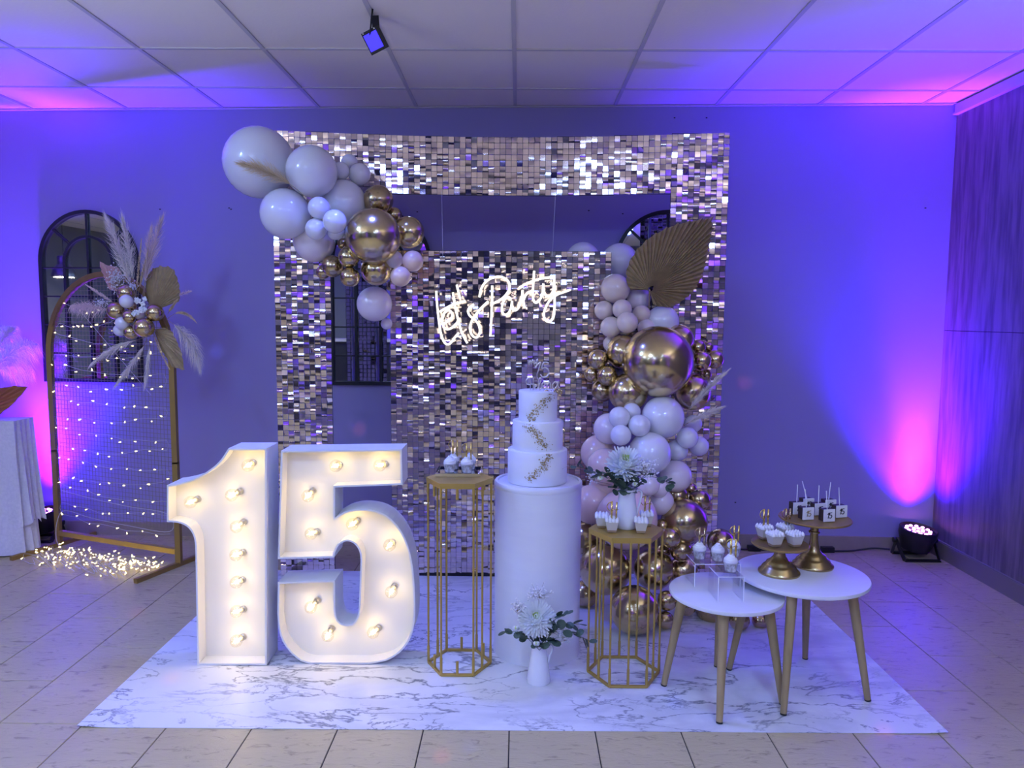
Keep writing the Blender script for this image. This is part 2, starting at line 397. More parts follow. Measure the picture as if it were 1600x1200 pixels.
tr = MB().box((XR-.010, (YB+wallY(XR))/2-.005, CEIL-.028), (.02, wallY(XR)-YB-.015, .05)); tr.box((XR-.016, (YB+wallY(XR))/2-.005, CEIL-.058), (.032, wallY(XR)-YB-.015, .010))
struct('trim_1', tr, 'trim')
# floor: slate-look tiles 30 x 60 cm laid end to end towards the back wall
floor = struct('floor', quadbox([(XL, YB, -.004), (XR+.1, YB, -.004), (XR+.1, 5.0, -.004), (XL, 5.0, -.004)], (0, 0, -.1)), 'grout')
fx0, g = -1.517, .0016
tm = {}
def tile_mesh(w_, l_):
    key = (round(w_, 3), round(l_, 3))
    if key not in tm:
        mb = MB(); b_ = .0012
        x, y = w_/2-g, l_/2-g
        vs = [(-x, -y, -.003), (x, -y, -.003), (x, y, -.003), (-x, y, -.003), (-x+b_, -y+b_, 0), (x-b_, -y+b_, 0), (x-b_, y-b_, 0), (-x+b_, y-b_, 0)]
        mb.add(vs, [(4, 5, 6, 7), (0, 1, 5, 4), (1, 2, 6, 5), (2, 3, 7, 6), (3, 0, 4, 7)])
        me = bpy.data.meshes.new('floor_tile'); me.from_pydata(mb.v, [], mb.f); me.materials.append(M['floor_tile']); tm[key] = me
    return tm[key]
fo = WPOS[floor]
rest = MB()
for k in range(-19, 15):
    xa = fx0+.299*k; xb = min(xa+.299, XR)
    if xa >= XR or xa < XL: continue
    ph = 2.447 if k % 2 else 2.747
    for j in range(-11, 4):
        ya = ph+.6*j; yb = min(ya+.6, wallY((xa+xb)/2)+.02)
        if yb-ya < .02: continue
        xm, ym = (xa+xb)/2, (ya+yb)/2
        seen = yb > 1.9 and abs(xm) < .82*ym+.4
        if seen: inst('floor_tile', tile_mesh(xb-xa, yb-ya), floor, V((xm, ym, 0))-fo)
        elif ya > YB and xa > XL:
            x0, x1, y0, y1 = xa+g, xb-g, ya+g, yb-g
            rest.add([(x0, y0, 0), (x1, y0, 0), (x1, y1, 0), (x0, y1, 0)], [(0, 1, 2, 3)])
build('floor_field', rest, 'floor_tile', floor, kind='stuff')
# ceiling: grid of 60 cm tiles in a bar grid
ceiling = struct('ceiling', quadbox([(XL, YB, 2.72), (XL, 5, 2.72), (XR+.1, 5, 2.72), (XR+.1, YB, 2.72)], (0, 0, .1)), 'ceiling_tile')
cx0, cy0 = -.0314, 4.2292
crest = MB()
lights_at = {(round((x-cx0-.3)/.6), round((y-cy0-.3)/.6)) for x, y in PANELS}
for i in range(-12, 5):
    xa, xb = cx0+.6*i, min(cx0+.6*(i+1), XR)
    for j in range(-14, 1):
        ya, yb = cy0+.6*j, cy0+.6*(j+1)
        if yb < YB: continue
        d = .004
        c4 = [(xa+d, max(ya, YB)+d), (xb-d, max(ya, YB)+d), (xb-d, min(yb-d, wallY(xb)-.003)), (xa+d, min(yb-d, wallY(xa)-.003))]
        if min(c4[2][1], c4[3][1])-ya < .01 or xb-xa < .02: continue
        mb = MB(); mb.add([(x, y, 2.706) for x, y in c4]+[(x, y, 2.718) for x, y in c4], [(3, 2, 1, 0), (4, 5, 6, 7), (0, 1, 5, 4), (1, 2, 6, 5), (2, 3, 7, 6), (3, 0, 4, 7)])
        if j >= -2 and xa > -4.0: build('ceiling_tile', mb, 'ceiling_tile', ceiling)
        else: crest.add(mb.v, mb.f)
build('ceiling_field', crest, 'ceiling_tile', ceiling, kind='stuff')
for i in range(-11, 5):
    x = cx0+.6*i
    build('grid_bar', MB().box((x, (YB+wallY(x))/2, 2.7035), (.020, wallY(x)-YB-.004, .005)), 'grid_bar', ceiling)
for j in range(-13, 1):
    y = cy0+.6*j
    for i in range(-12, 5):
        xa, xb = cx0+.6*i+.0105, min(cx0+.6*(i+1)-.0105, XR-.03)
        if xb-xa > .03 and y > 2.4: build('grid_bar', MB().box(((xa+xb)/2, y, 2.7035), (xb-xa, .018, .005)), 'grid_bar', ceiling)
ed = MB(); x0, x1 = XL, XR-.03
ed.add([(x0, wallY(x0)-.022, 2.697), (x1, wallY(x1)-.022, 2.697), (x1, wallY(x1), 2.697), (x0, wallY(x0), 2.697), (x0, wallY(x0)-.022, 2.703), (x1, wallY(x1)-.022, 2.703)], [(3, 2, 1, 0), (0, 1, 5, 4)])
struct('trim_2', ed, 'grid_bar')
# lamps of the room behind the camera
for n_, (x, y) in enumerate(PANELS):
    t = thing('ceiling_panel_lamp', ('square white ceiling panel lamp behind the camera, front row %s' if y > 0 else 'square white ceiling panel lamp behind the camera, rear row %s') % ('left', 'middle', 'right')[n_ % 3], 'ceiling lamp', (x, y, 2.68), 'ceiling panel lamps behind the camera')
    mb = MB()
    for sx, sy, lx, ly in ((0, -.292, .6, .016), (0, .292, .6, .016), (-.292, 0, .016, .568), (.292, 0, .016, .568)):
        mb.box((x+sx, y+sy, 2.69), (lx, ly, .018))
    build('panel_frame', mb, 'trim', t)
    build('diffuser', MB().box((x, y, 2.692), (.566, .566, .01)), 'panel_glow', t)
for n_, (x, y) in enumerate(((-6.35, -.1), (-4.3, -2.6), (-1.9, -2.6), (.5, -2.6))):
    t = thing('pendant_lamp', ('bell-shaped grey metal pendant lamp mirrored in the left arched mirror' if n_ == 0 else 'bell-shaped grey pendant lamp at the rear of the room, number %s from the left' % ('one', 'two', 'three')[n_-1]), 'pendant lamp', (x, y, 1.92), 'pendant lamps behind the camera')
    T = Matrix.Translation((x, y, 1.92))
    build('lamp_shade', MB().lathe([(.15, 0), (.148, .03), (.13, .09), (.10, .14), (.075, .165), (.072, .26), (.065, .275), (.012, .28), (.01, .27), (.06, .255), (.066, .16), (.09, .13), (.122, .085), (.142, .01)], 28, T, cap=False), 'pendant_metal', t, smooth=True, sharp=40)
    build('lamp_bulb', MB().lathe([(.001, .006), (.135, .006), (.135, .014), (.001, .014)], 20, T, cap=False), 'pendant_glow', t)
    build('lamp_cord', MB().tube([(x, y, 2.19), (x, y, 2.70)], .004, 6), 'black_plastic', t)
    lamp('pendant_light', 'AREA', (x, y, 1.918), (1, .86, .62), 9, aim=(x, y, 0), shape='DISK', size=.24)
mb = MB()
for k in range(26):
    a = -2.3+.12*k*.75; z = .03*(k % 2)
    mb.add([(a, -4.12+z, .02), (a+.09, -4.12+.03-z, .02), (a+.09, -4.12+.03-z, 2.6), (a, -4.12+z, 2.6)], [(0, 1, 2, 3)])
build('curtain', mb, 'navy_curtain', label='floor-length navy curtain on the rear wall behind the camera', cat='curtain')
t = thing('framed_notice', 'black-framed paper notice on the rear wall, seen in the left mirror', 'picture', (-5.3, -4.17, 1.2))
mb = MB()
for c_, s_ in (((-5.3, -4.18, 1.22), (.5, .03, .03)), ((-5.3, -4.18, 1.63), (.5, .03, .03)), ((-5.54, -4.18, 1.425), (.03, .03, .38)), ((-5.06, -4.18, 1.425), (.03, .03, .38))): mb.box(c_, s_)
build('picture_frame', mb, 'black_plastic', t)
build('paper', MB().box((-5.3, -4.19, 1.425), (.45, .012, .38)), 'picture_paper', t)
mb = MB().box((-4.6, -3.55, .5), (3.6, .6, 1.0)); 
t = thing('counter', 'dark bar counter along the rear wall behind the camera', 'counter', (-4.6, -3.55, 0))
build('body', mb, 'dark_counter', t); build('worktop', MB().box((-4.6, -3.55, 1.02), (3.7, .7, .04)), 'trim', t)

# ================================================================== FLOOR MAT
mt = MB(); NX = 40
xs = [-1.527+(1.505+1.527)*k/NX for k in range(NX+1)]
vsm = []
for z in (.0006, .0026):
    for x in xs:
        e = min(1, max(0, (-1.43-x)/.1, (x-1.41)/.1))
        vsm.append((x, 2.424+.0077*(x+1.5), z+.006*e))
    for x in xs: vsm.append((x, 4.02, z))
n1 = NX+1; fs = []
for k in range(NX): fs += [(2*n1+k, 2*n1+k+1, 3*n1+k+1, 3*n1+k), (k, k+1, 2*n1+k+1, 2*n1+k)]
fs += [(0, 2*n1, 3*n1, n1), (n1-1, 2*n1-1, 4*n1-1, 3*n1-1)]
mt.add(vsm, fs)
build('floor_mat', mt, 'marble_vinyl', label='white vinyl floor mat printed with grey marble veins under the display', cat='mat')

# ================================================================== ARCHED MIRRORS ON THE BACK WALL
def mirror(cx, label):
    y0 = wallY(cx); zb, zt, rr = 1.003, 2.086, .32; zc = zt-rr
    yaw = Matrix.Translation((cx, y0, 0)) @ Matrix.Rotation(math.atan(-.0374), 4, 'Z')
    t = thing('arched_mirror', label, 'mirror', (cx, y0, zb), 'arched window mirrors on the back wall')
    def arch(r, zb_): return [(-r, zb_)]+[(r*math.cos(math.pi-math.pi*k/28), zc+r*math.sin(math.pi-math.pi*k/28)) for k in range(29)]+[(r, zb_)]
    def put(name, mb, ma, **k):
        mb.v = [tuple(yaw @ V(p)) for p in mb.v]; return build(name, mb, ma, t, **k)
    o, i = arch(rr, zb), arch(rr-.022, zb+.022)
    put('mirror_pane', MB().prism(i, -.012, -.006), 'mirror_glass')
    put('frame', MB().ring(o, i, -.032, -.001), 'mirror_frame')
    ri = .155
    mb = MB(); mb.ring([(-ri-.008, zb+.02)]+[((ri+.008)*math.cos(math.pi-math.pi*k/24), zc+(ri+.008)*math.sin(math.pi-math.pi*k/24)) for k in range(25)]+[(ri+.008, zb+.02)],
                       [(-ri+.008, zb+.02)]+[((ri-.008)*math.cos(math.pi-math.pi*k/24), zc+(ri-.008)*math.sin(math.pi-math.pi*k/24)) for k in range(25)]+[(ri-.008, zb+.02)], -.028, -.013)
    put('inner_arch', mb, 'mirror_frame')
    for z in (zc-.04, zc-.22, zc-.40, zc-.58):
        put('glazing_bar', MB().box((0, -.021, z), (.60, .012, .009)), 'mirror_frame')
    put('glazing_bar', MB().box((0, -.022, (zb+zt)/2), (.012, .014, zt-zb-.03)), 'mirror_frame')
    for s in (-1, 1):
        a = R(42)
        put('glazing_bar', MB().bar((s*ri*math.cos(a), -.021, zc+ri*math.sin(a)), (s*.305*math.cos(a), -.021, zc+.305*math.sin(a)), .010, .012), 'mirror_frame')
    return t
mirror(-2.717, 'black arched window mirror behind the gold mesh arch at the left')
mirror(-.860, 'black arched window mirror glimpsed through the gap left of the middle shimmer panel')
mirror(.900, 'black arched window mirror behind the big brown palm leaf')

# ================================================================== SHIMMER BACKDROP
PIT = .0298
def sequin_geo(tilt, yaw, roll, bend):
    """One square disc hung by its upper edge, curled by bend."""
    h = PIT*.468; rows = 4; vs = []; fs = []
    for r_ in range(rows+1):
        t_ = r_/rows; z = -2*h*t_; y = -bend*math.sin(math.pi*t_)*1.0-.0
        for x in (-h, h): vs.append(V((x, y, z)))
    Rm = Matrix.Rotation(roll, 3, 'Y') @ Matrix.Rotation(yaw, 3, 'Z') @ Matrix.Rotation(tilt, 3, 'X')
    vs = [Rm @ p+V((0, 0, h)) for p in vs]
    for r_ in range(rows): fs.append((2*r_, 2*r_+1, 2*r_+3, 2*r_+2))
    return vs, fs
def rand_sequin():
    k = random.random()
    if k < .42: return sequin_geo(random.gauss(.02, .03), random.gauss(0, .03), random.gauss(0, .012), rnd(-.0002, .0006))
    if k < .80: return sequin_geo(random.gauss(-.02, .09), random.gauss(0, .09), random.gauss(0, .02), rnd(-.0012, .0022))
    return sequin_geo(random.gauss(0, .20), random.gauss(0, .15), random.gauss(0, .03), rnd(-.0024, .0034))
variants = []
for k in range(40):
    vs, fs = rand_sequin(); me = bpy.data.meshes.new('sequin'); me.from_pydata([tuple(p) for p in vs], [], fs); me.materials.append(M['sequin'])
    me.polygons.foreach_set('use_smooth', [True]*len(me.polygons)); variants.append(me)
def shimmer(cells, place, parent, near):
    """cells = (column, row); place(column, row) = world centre; the 300 cells of least near() become parts."""
    order = sorted(cells, key=near); single = set(order[:300]); bulk = MB()
    for c in cells:
        p = place(*c)
        if c in single: inst('sequin', random.choice(variants), parent, p-WPOS[parent])
        else:
            vs, fs = rand_sequin(); bulk.add([q+p for q in vs], fs)
    build('sequin_field', bulk, 'sequin', parent, smooth=True, kind='stuff')
def lattice(x0, z0, cols, rows, y, parent):
    """The dark plastic grid that the sequins of one panel hang from."""
    mb = MB(); w_, h_ = cols*PIT, rows*PIT
    for k in range(cols+1): mb.box((x0+k*PIT, y, z0+h_/2), (.0024, .002, h_))
    for k in range(rows+1): mb.box((x0+w_/2, y+.002, z0+k*PIT), (w_, .002, .0024))
    build('backing_grid', mb, 'sequin_backing', parent)
BX0, BY = -1.297, 3.915
sag = lambda c: -.030*math.sin(math.pi*min(1, max(0, c/80)))
bd = thing('shimmer_backdrop', 'tall arch-shaped backdrop of champagne mirror sequins behind the balloons', 'backdrop', (BX0+40*PIT, BY, 0))
cells = [(c, r_) for c in range(80) for r_ in range(80) if r_ >= 70 or c < 10 or c >= 70]
shimmer(cells, lambda c, r_: V((BX0+(c+.5)*PIT, BY, .012+(r_+.5)*PIT+sag(c)*(r_ >= 70))), bd, lambda c: (79-c[1])*3+abs(c[0]-45) if c[1] >= 70 else 999)
for k in range(8):
    lattice(BX0+k*10*PIT, .012+70*PIT+sag(k*10+5), 10, 10, BY+.006, bd)
    if k in (0, 7):
        for j in range(7): lattice(BX0+k*10*PIT, .012+j*10*PIT, 10, 10, BY+.006, bd)
for c in (2, 8, 72, 78):
    x = BX0+c*PIT
    build('stand_post', MB().tube([(x, BY+.035, 0), (x, BY+.035, 2.36)], .010, 10), 'steel', bd)
build('top_rail', MB().tube([(BX0+2*PIT, BY+.035, 2.35), (BX0+78*PIT, BY+.035, 2.35)], .010, 10), 'steel', bd)
for s in (2, 78): build('stand_foot', MB().box((BX0+s*PIT, BY+.05, .012), (.05, .5, .02)), 'black_plastic', bd)
CX0, CY = -.690, 3.955
cp = thing('shimmer_panel', 'middle shimmer panel of champagne mirror sequins behind the neon sign', 'backdrop', (CX0+20*PIT, CY, 0))
PZ = .0294
cells = [(c, r_) for c in range(40) for r_ in range(60)]
shimmer(cells, lambda c, r_: V((CX0+(c+.5)*.0295, CY, .02+(r_+.5)*PZ)), cp, lambda c: abs(c[0]-21)+abs(c[1]-44))
PIT_ = PIT; PIT = .0295
for k in range(4):
    for j in range(6): lattice(CX0+k*10*PIT, .02+j*10*PZ, 10, 10, CY+.006, cp)
PIT = PIT_
build('base_rail', MB().box((CX0+20*.0295, CY+.02, .012), (1.18, .04, .022)), 'black_plastic', cp)
for px0, px1, n_ in ((690, 692, 0), (868, 863, 1)):
    a, b = atY(px0, 300, BY), atY(px1, 400, CY)
    build('hanging_line', MB().tube([a, b], .0010, 5), 'clear_line', cp)

# ================================================================== NEON SIGN
NY = 3.845
def A_(pts): return [(660+x/8, 400+y/8) for x, y in pts]
def B_(pts): return [(780+x/8, 400+y/8) for x, y in pts]
NEON = [
 ('letter_tube', A_([(172, 440), (180, 560), (195, 720), (215, 880), (240, 1000), (275, 1080), (315, 1105), (355, 1085), (400, 1025), (455, 960)])),
 ('letter_tube', A_([(262, 845), (335, 805), (372, 750), (358, 697), (312, 682), (270, 720), (250, 800), (262, 880), (305, 915), (358, 902), (410, 860), (440, 825)])),
 ('letter_tube', A_([(380, 455), (395, 540), (412, 640), (445, 790), (485, 935), (520, 1015), (562, 1090)])),
 ('letter_tube', A_([(215, 698), (300, 648), (390, 605), (470, 578), (538, 560)])),
 ('letter_tube', A_([(428, 360), (450, 445), (472, 532)])),
 ('letter_tube', A_([(645, 605), (592, 640), (570, 690), (592, 745), (645, 790), (695, 845), (718, 920), (706, 990), (665, 1020), (618, 985), (595, 915), (607, 840), (642, 770), (700, 690), (760, 625), (825, 565)])),
 ('letter_tube', A_([(872, 370), (870, 560), (862, 780), (850, 1005)])),
 ('letter_tube', A_([(712, 515), (733, 415), (790, 325), (870, 275), (960, 258), (1040, 285), (1087, 345), (1085, 415), (1040, 490), (970, 550), (885, 592)])),
 ('letter_tube', B_([(152, 545), (118, 515), (72, 535), (38, 620), (38, 700), (72, 733), (118, 712), (150, 640), (160, 560), (160, 620), (182, 675), (222, 668), (258, 605), (282, 520), (292, 425)])),
 ('letter_tube', B_([(292, 425), (296, 520), (320, 655)])),
 ('letter_tube', B_([(302, 560), (330, 490), (365, 455), (405, 440)])),
 ('letter_tube', B_([(437, 185), (428, 330), (420, 470), (432, 560), (468, 582), (512, 540), (542, 455), (553, 345), (556, 430), (588, 500), (640, 492), (677, 425), (688, 285), (692, 480), (690, 690), (670, 780), (622, 822), (575, 795), (558, 720), (592, 620), (645, 540), (725, 482), (810, 450), (892, 420)])),
 ('letter_tube', B_([(258, 395), (330, 352), (410, 318), (520, 284), (655, 264)])),
]
ns = thing('neon_sign', 'lit warm-white neon sign reading let\'s Party on clear acrylic', 'sign', atY(785, 540, NY), None)
strokes = []
for nm, pts in NEON:
    P = crom([atY(x, y, NY) for x, y in pts], 5); strokes.append(P)
    build(nm, MB().tube(P, .0056, 8), 'neon', ns, smooth=True)
# the clear plate: contour at a fixed distance from the strokes
flat = [(p.x, p.z) for P in strokes for p in P]
RAD, GS = .030, .009
gx0, gx1 = min(p[0] for p in flat)-.05, max(p[0] for p in flat)+.05; gz0, gz1 = min(p[1] for p in flat)-.05, max(p[1] for p in flat)+.05
nx, nz = int((gx1-gx0)/GS), int((gz1-gz0)/GS)
F = [[RAD-min(math.hypot(gx0+i*GS-a, gz0+j*GS-b) for a, b in flat) for j in range(nz+1)] for i in range(nx+1)]
plate = MB(); rim = MB()
for i in range(nx):
    for j in range(nz):
        cs = [(i, j), (i+1, j), (i+1, j+1), (i, j+1)]; val = [F[a][b] for a, b in cs]
        if max(val) <= 0: continue
        poly = []; cut = []
        for k in range(4):
            a, b = cs[k], cs[(k+1) % 4]; va, vb = val[k], val[(k+1) % 4]
            if va > 0: poly.append((gx0+a[0]*GS, gz0+a[1]*GS))
            if (va > 0) != (vb > 0):
                t_ = va/(va-vb); q = (gx0+(a[0]+(b[0]-a[0])*t_)*GS, gz0+(a[1]+(b[1]-a[1])*t_)*GS); poly.append(q); cut.append(q)
        if len(poly) >= 3: plate.add([(x, NY+.010, z) for x, z in poly], [tuple(range(len(poly)))])
        if len(cut) == 2:
            (x0, z0), (x1, z1) = cut; rim.add([(x0, NY+.009, z0), (x1, NY+.009, z1), (x1, NY+.014, z1), (x0, NY+.014, z0)], [(0, 1, 2, 3)])
build('acrylic_plate', plate, 'acrylic', ns)
build('plate_edge', rim, 'acrylic_side', ns)
for px, py in ((683, 455), (895, 452), (784, 430), (745, 530)):
    p = atY(px, py, NY+.014); build('standoff', MB().tube([p, V((p.x, CY-.001, p.z))], .005, 8), 'steel', ns)

# ================================================================== LIT NUMBERS
def S_(pts): return [(240+x/3, 660+y/3) for x, y in pts]
GL = MB().lathe([(.006, -.030), (.010, -.026), (.020, -.016), (.0255, 0), (.0235, .012), (.016, .021), (.007, .0255), (.0005, .026)], 18, None, cap=False)
gl_me = bpy.data.meshes.new('bulb'); gl_me.from_pydata(GL.v, [], GL.f); gl_me.materials.append(M['glass']); gl_me.polygons.foreach_set('use_smooth', [True]*len(gl_me.polygons))
SK = MB().lathe([(.014, -.052), (.014, -.040), (.0105, -.038), (.0105, -.026), (.006, -.024)], 14)
sk_me = bpy.data.meshes.new('socket'); sk_me.from_pydata(SK.v, [], SK.f); sk_me.materials.append(M['socket_brass'])
FL = MB()
for k in range(6):
    a = 2*math.pi*k/6; FL.tube([(.008*math.cos(a), .008*math.sin(a), -.012), (.006*math.cos(a+.3), .006*math.sin(a+.3), .010)], .0011, 5)
FL.tube([(0, 0, -.024), (0, 0, .012)], .0016, 5)
fl_me = bpy.data.meshes.new('filament'); fl_me.from_pydata(FL.v, [], FL.f); fl_me.materials.append(M['filament'])
def marquee(outline, Y0, bulbs, label, dz=0.):
    P = [atY(x, y, Y0) for x, y in outline]
    zmin = min(p.z for p in P)
    o = [(p.x, p.z-zmin+.003) for p in P]
    cx = sum(p[0] for p in o)/len(o)
    t = thing('marquee_number', label, 'sign', (cx, Y0+.07, .0027), 'lit marquee numbers')
    inner = offset(o, .007)
    build('side_wall', MB().ring(o, inner, Y0, Y0+.14), 'white_foam', t)
    build('face_panel', MB().prism(inner, Y0+.068, Y0+.073), 'sign_face', t)
    for x, y in bulbs:
        p = atY(x, y, Y0+.020); p.z += -zmin+.003
        g_ = inst('bulb', gl_me, t, V((p.x, Y0+.018, p.z))-WPOS[t], (R(90+rnd(-14, 14)), 0, rnd(-.35, -.05)))
        inst('socket', sk_me, g_); inst('filament', fl_me, g_)
        lamp('bulb_light', 'POINT', (p.x, Y0+.018, p.z), (1.0, .75, .31), .125, shadow_soft_size=.020)
    return t
one = [(350, 119)]+[(x, y) for x, y in [(530, 119), (530, 1135), (205, 1135), (195, 575)]]
c1 = crom([(195, 575), (188, 535), (172, 503), (148, 481), (112, 468), (62, 464)], 3)[1:]
c2 = crom([(62, 292), (112, 284), (170, 268), (230, 240), (280, 206), (318, 168), (350, 119)], 3)[:-1]
marquee(S_([(350, 119), (530, 119), (530, 1135), (205, 1135), (195, 575)]+[tuple(p) for p in c1]+[tuple(p) for p in c2]), 2.885,
        S_([(445, 198), (175, 370), (368, 337), (390, 485), (388, 617), (390, 745), (390, 882), (390, 1020)]), 'white marquee number 1 with eight lit warm bulbs')
b1 = crom([(850, 438), (890, 414), (940, 400), (990, 398), (1045, 407), (1095, 430), (1142, 474), (1180, 535), (1205, 612), (1219, 700), (1225, 800), (1226, 890), (1218, 960), (1195, 1022), (1150, 1075), (1090, 1110), (1010, 1125)], 2)
b2 = crom([(740, 1125), (690, 1112), (642, 1072), (605, 1020), (586, 960), (580, 890)], 2)
b3 = crom([(851, 860), (857, 905), (878, 932), (910, 940), (938, 930), (955, 900), (962, 855)], 3)
b4 = crom([(970, 640), (965, 600), (945, 566), (915, 550), (885, 556), (862, 578), (849, 608)], 3)
five = [(597, 125), (1163, 118), (1167, 285), (850, 297)]+[tuple(p) for p in b1]+[tuple(p) for p in b2]+[(582, 742), (850, 733)]+[tuple(p) for p in b3]+[tuple(p) for p in b4]+[(846, 626), (582, 633)]
marquee(S_(five), 2.905, S_([(855, 195), (1062, 192), (725, 335), (740, 512), (933, 468), (1107, 567), (1115, 785), (738, 857), (1030, 975), (818, 990)]), 'white marquee number 5 with ten lit warm bulbs')

# ================================================================== BALLOONS
def balloon_mesh(material, k, stretch=1.0):
    prof = [(1e-3, -1.0)]
    for j in range(1, 13):
        a = math.pi*j/16; prof.append((math.sin(a), -math.cos(a)))
    prof += [(.60+.02*k, .80), (.40, .96), (.22, 1.07), (.11, 1.13), (.06, 1.16), (.075, 1.19), (.10, 1.23), (.02, 1.235)]
    mb = MB().lathe([(r_, z*stretch) for r_, z in prof], 28, None, cap=False)
    me = bpy.data.meshes.new('balloon'); me.from_pydata(mb.v, [], mb.f); me.materials.append(M[material])
    me.polygons.foreach_set('use_smooth', [True]*len(me.polygons)); return me
bal = {}
def balloon(px, py, r_, Y, kind, label, group, tall=1.0, toward=None):
    key = (kind, tall)
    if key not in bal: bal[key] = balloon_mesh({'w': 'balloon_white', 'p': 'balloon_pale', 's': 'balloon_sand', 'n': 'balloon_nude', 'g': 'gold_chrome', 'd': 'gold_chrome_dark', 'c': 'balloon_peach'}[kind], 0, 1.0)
    c = atY(px, py, Y); rad = r_*((c-CAM).dot(_f))/FPX
    o = bpy.data.objects.new('balloon', bal[key]); col.objects.link(o)
    d = (c-CAM).normalized()+V((rnd(-.3, .3), 0, rnd(-.3, .3)))
    if toward: d = V(toward)
    o.rotation_euler = d.to_track_quat('Z', 'Y').to_euler(); o.location = c
    s = rad/1.0
    o.scale = (s, s, s) if tall == 1.0 else (s, s*1.0, s*tall)
    if tall != 1.0: o.rotation_euler = V((rnd(-.1, .1), .25, 1)).to_track_quat('Z', 'Y').to_euler()
    WPOS[o] = c
    return tag(o, label, 'balloon', group)
GL_, GR_ = 'balloons of the upper left garland', 'balloons of the right garland'
LEFTB = [
 (405, 254, 55, 3.70, 'w', 'largest white balloon, top left of the upper garland'),
 (487, 268, 40, 3.60, 'w', 'large white balloon right of the largest white one, above the grass plume root'),
 (446, 334, 39, 3.60, 'w', 'large white balloon at the lower left under the grass plume'),
 (536, 317, 36, 3.73, 'w', 'white balloon left of the gold ones, behind three small white balloons'),
 (546, 254, 13, 3.80, 'w', 'topmost small white balloon against the sequin band, upper garland'),
 (562, 272, 17, 3.76, 'w', 'small white balloon just above the top gold balloon'),
 (532, 267, 14, 3.72, 'w', 'small white balloon tucked beside the second largest white one'),
 (498.6, 325, 17.5, 3.52, 'w', 'upper of the three small white balloons left of the biggest gold one'),
 (523, 346, 18.5, 3.46, 'w', 'right one of the three small white balloons, touching the biggest gold one'),
 (494, 358, 17, 3.53, 'w', 'lower left of the three small white balloons beside the gold ones'),
 (524.5, 361, 14, 3.58, 'w', 'small white balloon half hidden under the right one of three'),
 (491, 377, 32.5, 3.70, 'p', 'pale pinkish white balloon hanging below the small white ones'),
 (591, 313, 23.5, 3.74, 'd', 'chrome gold balloon at the top of the gold cluster, upper garland'),
 (583, 369, 43.5, 3.57, 'g', 'biggest chrome gold balloon in the upper left garland'),
 (638, 363, 25, 3.71, 'g', 'chrome gold balloon at the right end of the upper garland'),
 (616, 336, 12, 3.80, 'd', 'small gold balloon hidden between the top and right gold ones'),
 (545, 402, 16.5, 3.60, 'g', 'small gold balloon directly below left of the biggest gold one'),
 (520, 416, 17, 3.68, 'd', 'small gold balloon at the left end of the gold cluster'),
 (547, 433, 15.5, 3.60, 'g', 'lowest small gold balloon of the upper left garland'),
 (587.5, 422, 24, 3.68, 'g', 'chrome gold balloon under the biggest gold one, above the hanging pink one'),
 (536, 381, 9, 3.72, 'd', 'tiny gold balloon showing left of the biggest gold one'),
 (505, 425, 11, 3.79, 'd', 'dim gold balloon behind the left end of the gold cluster'),
 (645, 408, 16.5, 3.60, 'c', 'upper peach balloon at the right tip of the upper garland'),
 (625.7, 432, 16, 3.57, 'c', 'lower peach balloon at the right tip of the upper garland'),
 (615.6, 405, 14, 3.67, 'p', 'small greyish white balloon left of the peach pair'),
 (585, 475, 27.5, 3.78, 'p', 'pale pink balloon hanging alone below the gold ones'),
 (604, 506, 9, 3.86, 'p', 'sliver of a pale balloon behind the lone hanging pink one'),
]
for b in LEFTB: balloon(b[0], b[1], b[2], b[3], b[4], b[5], GL_)
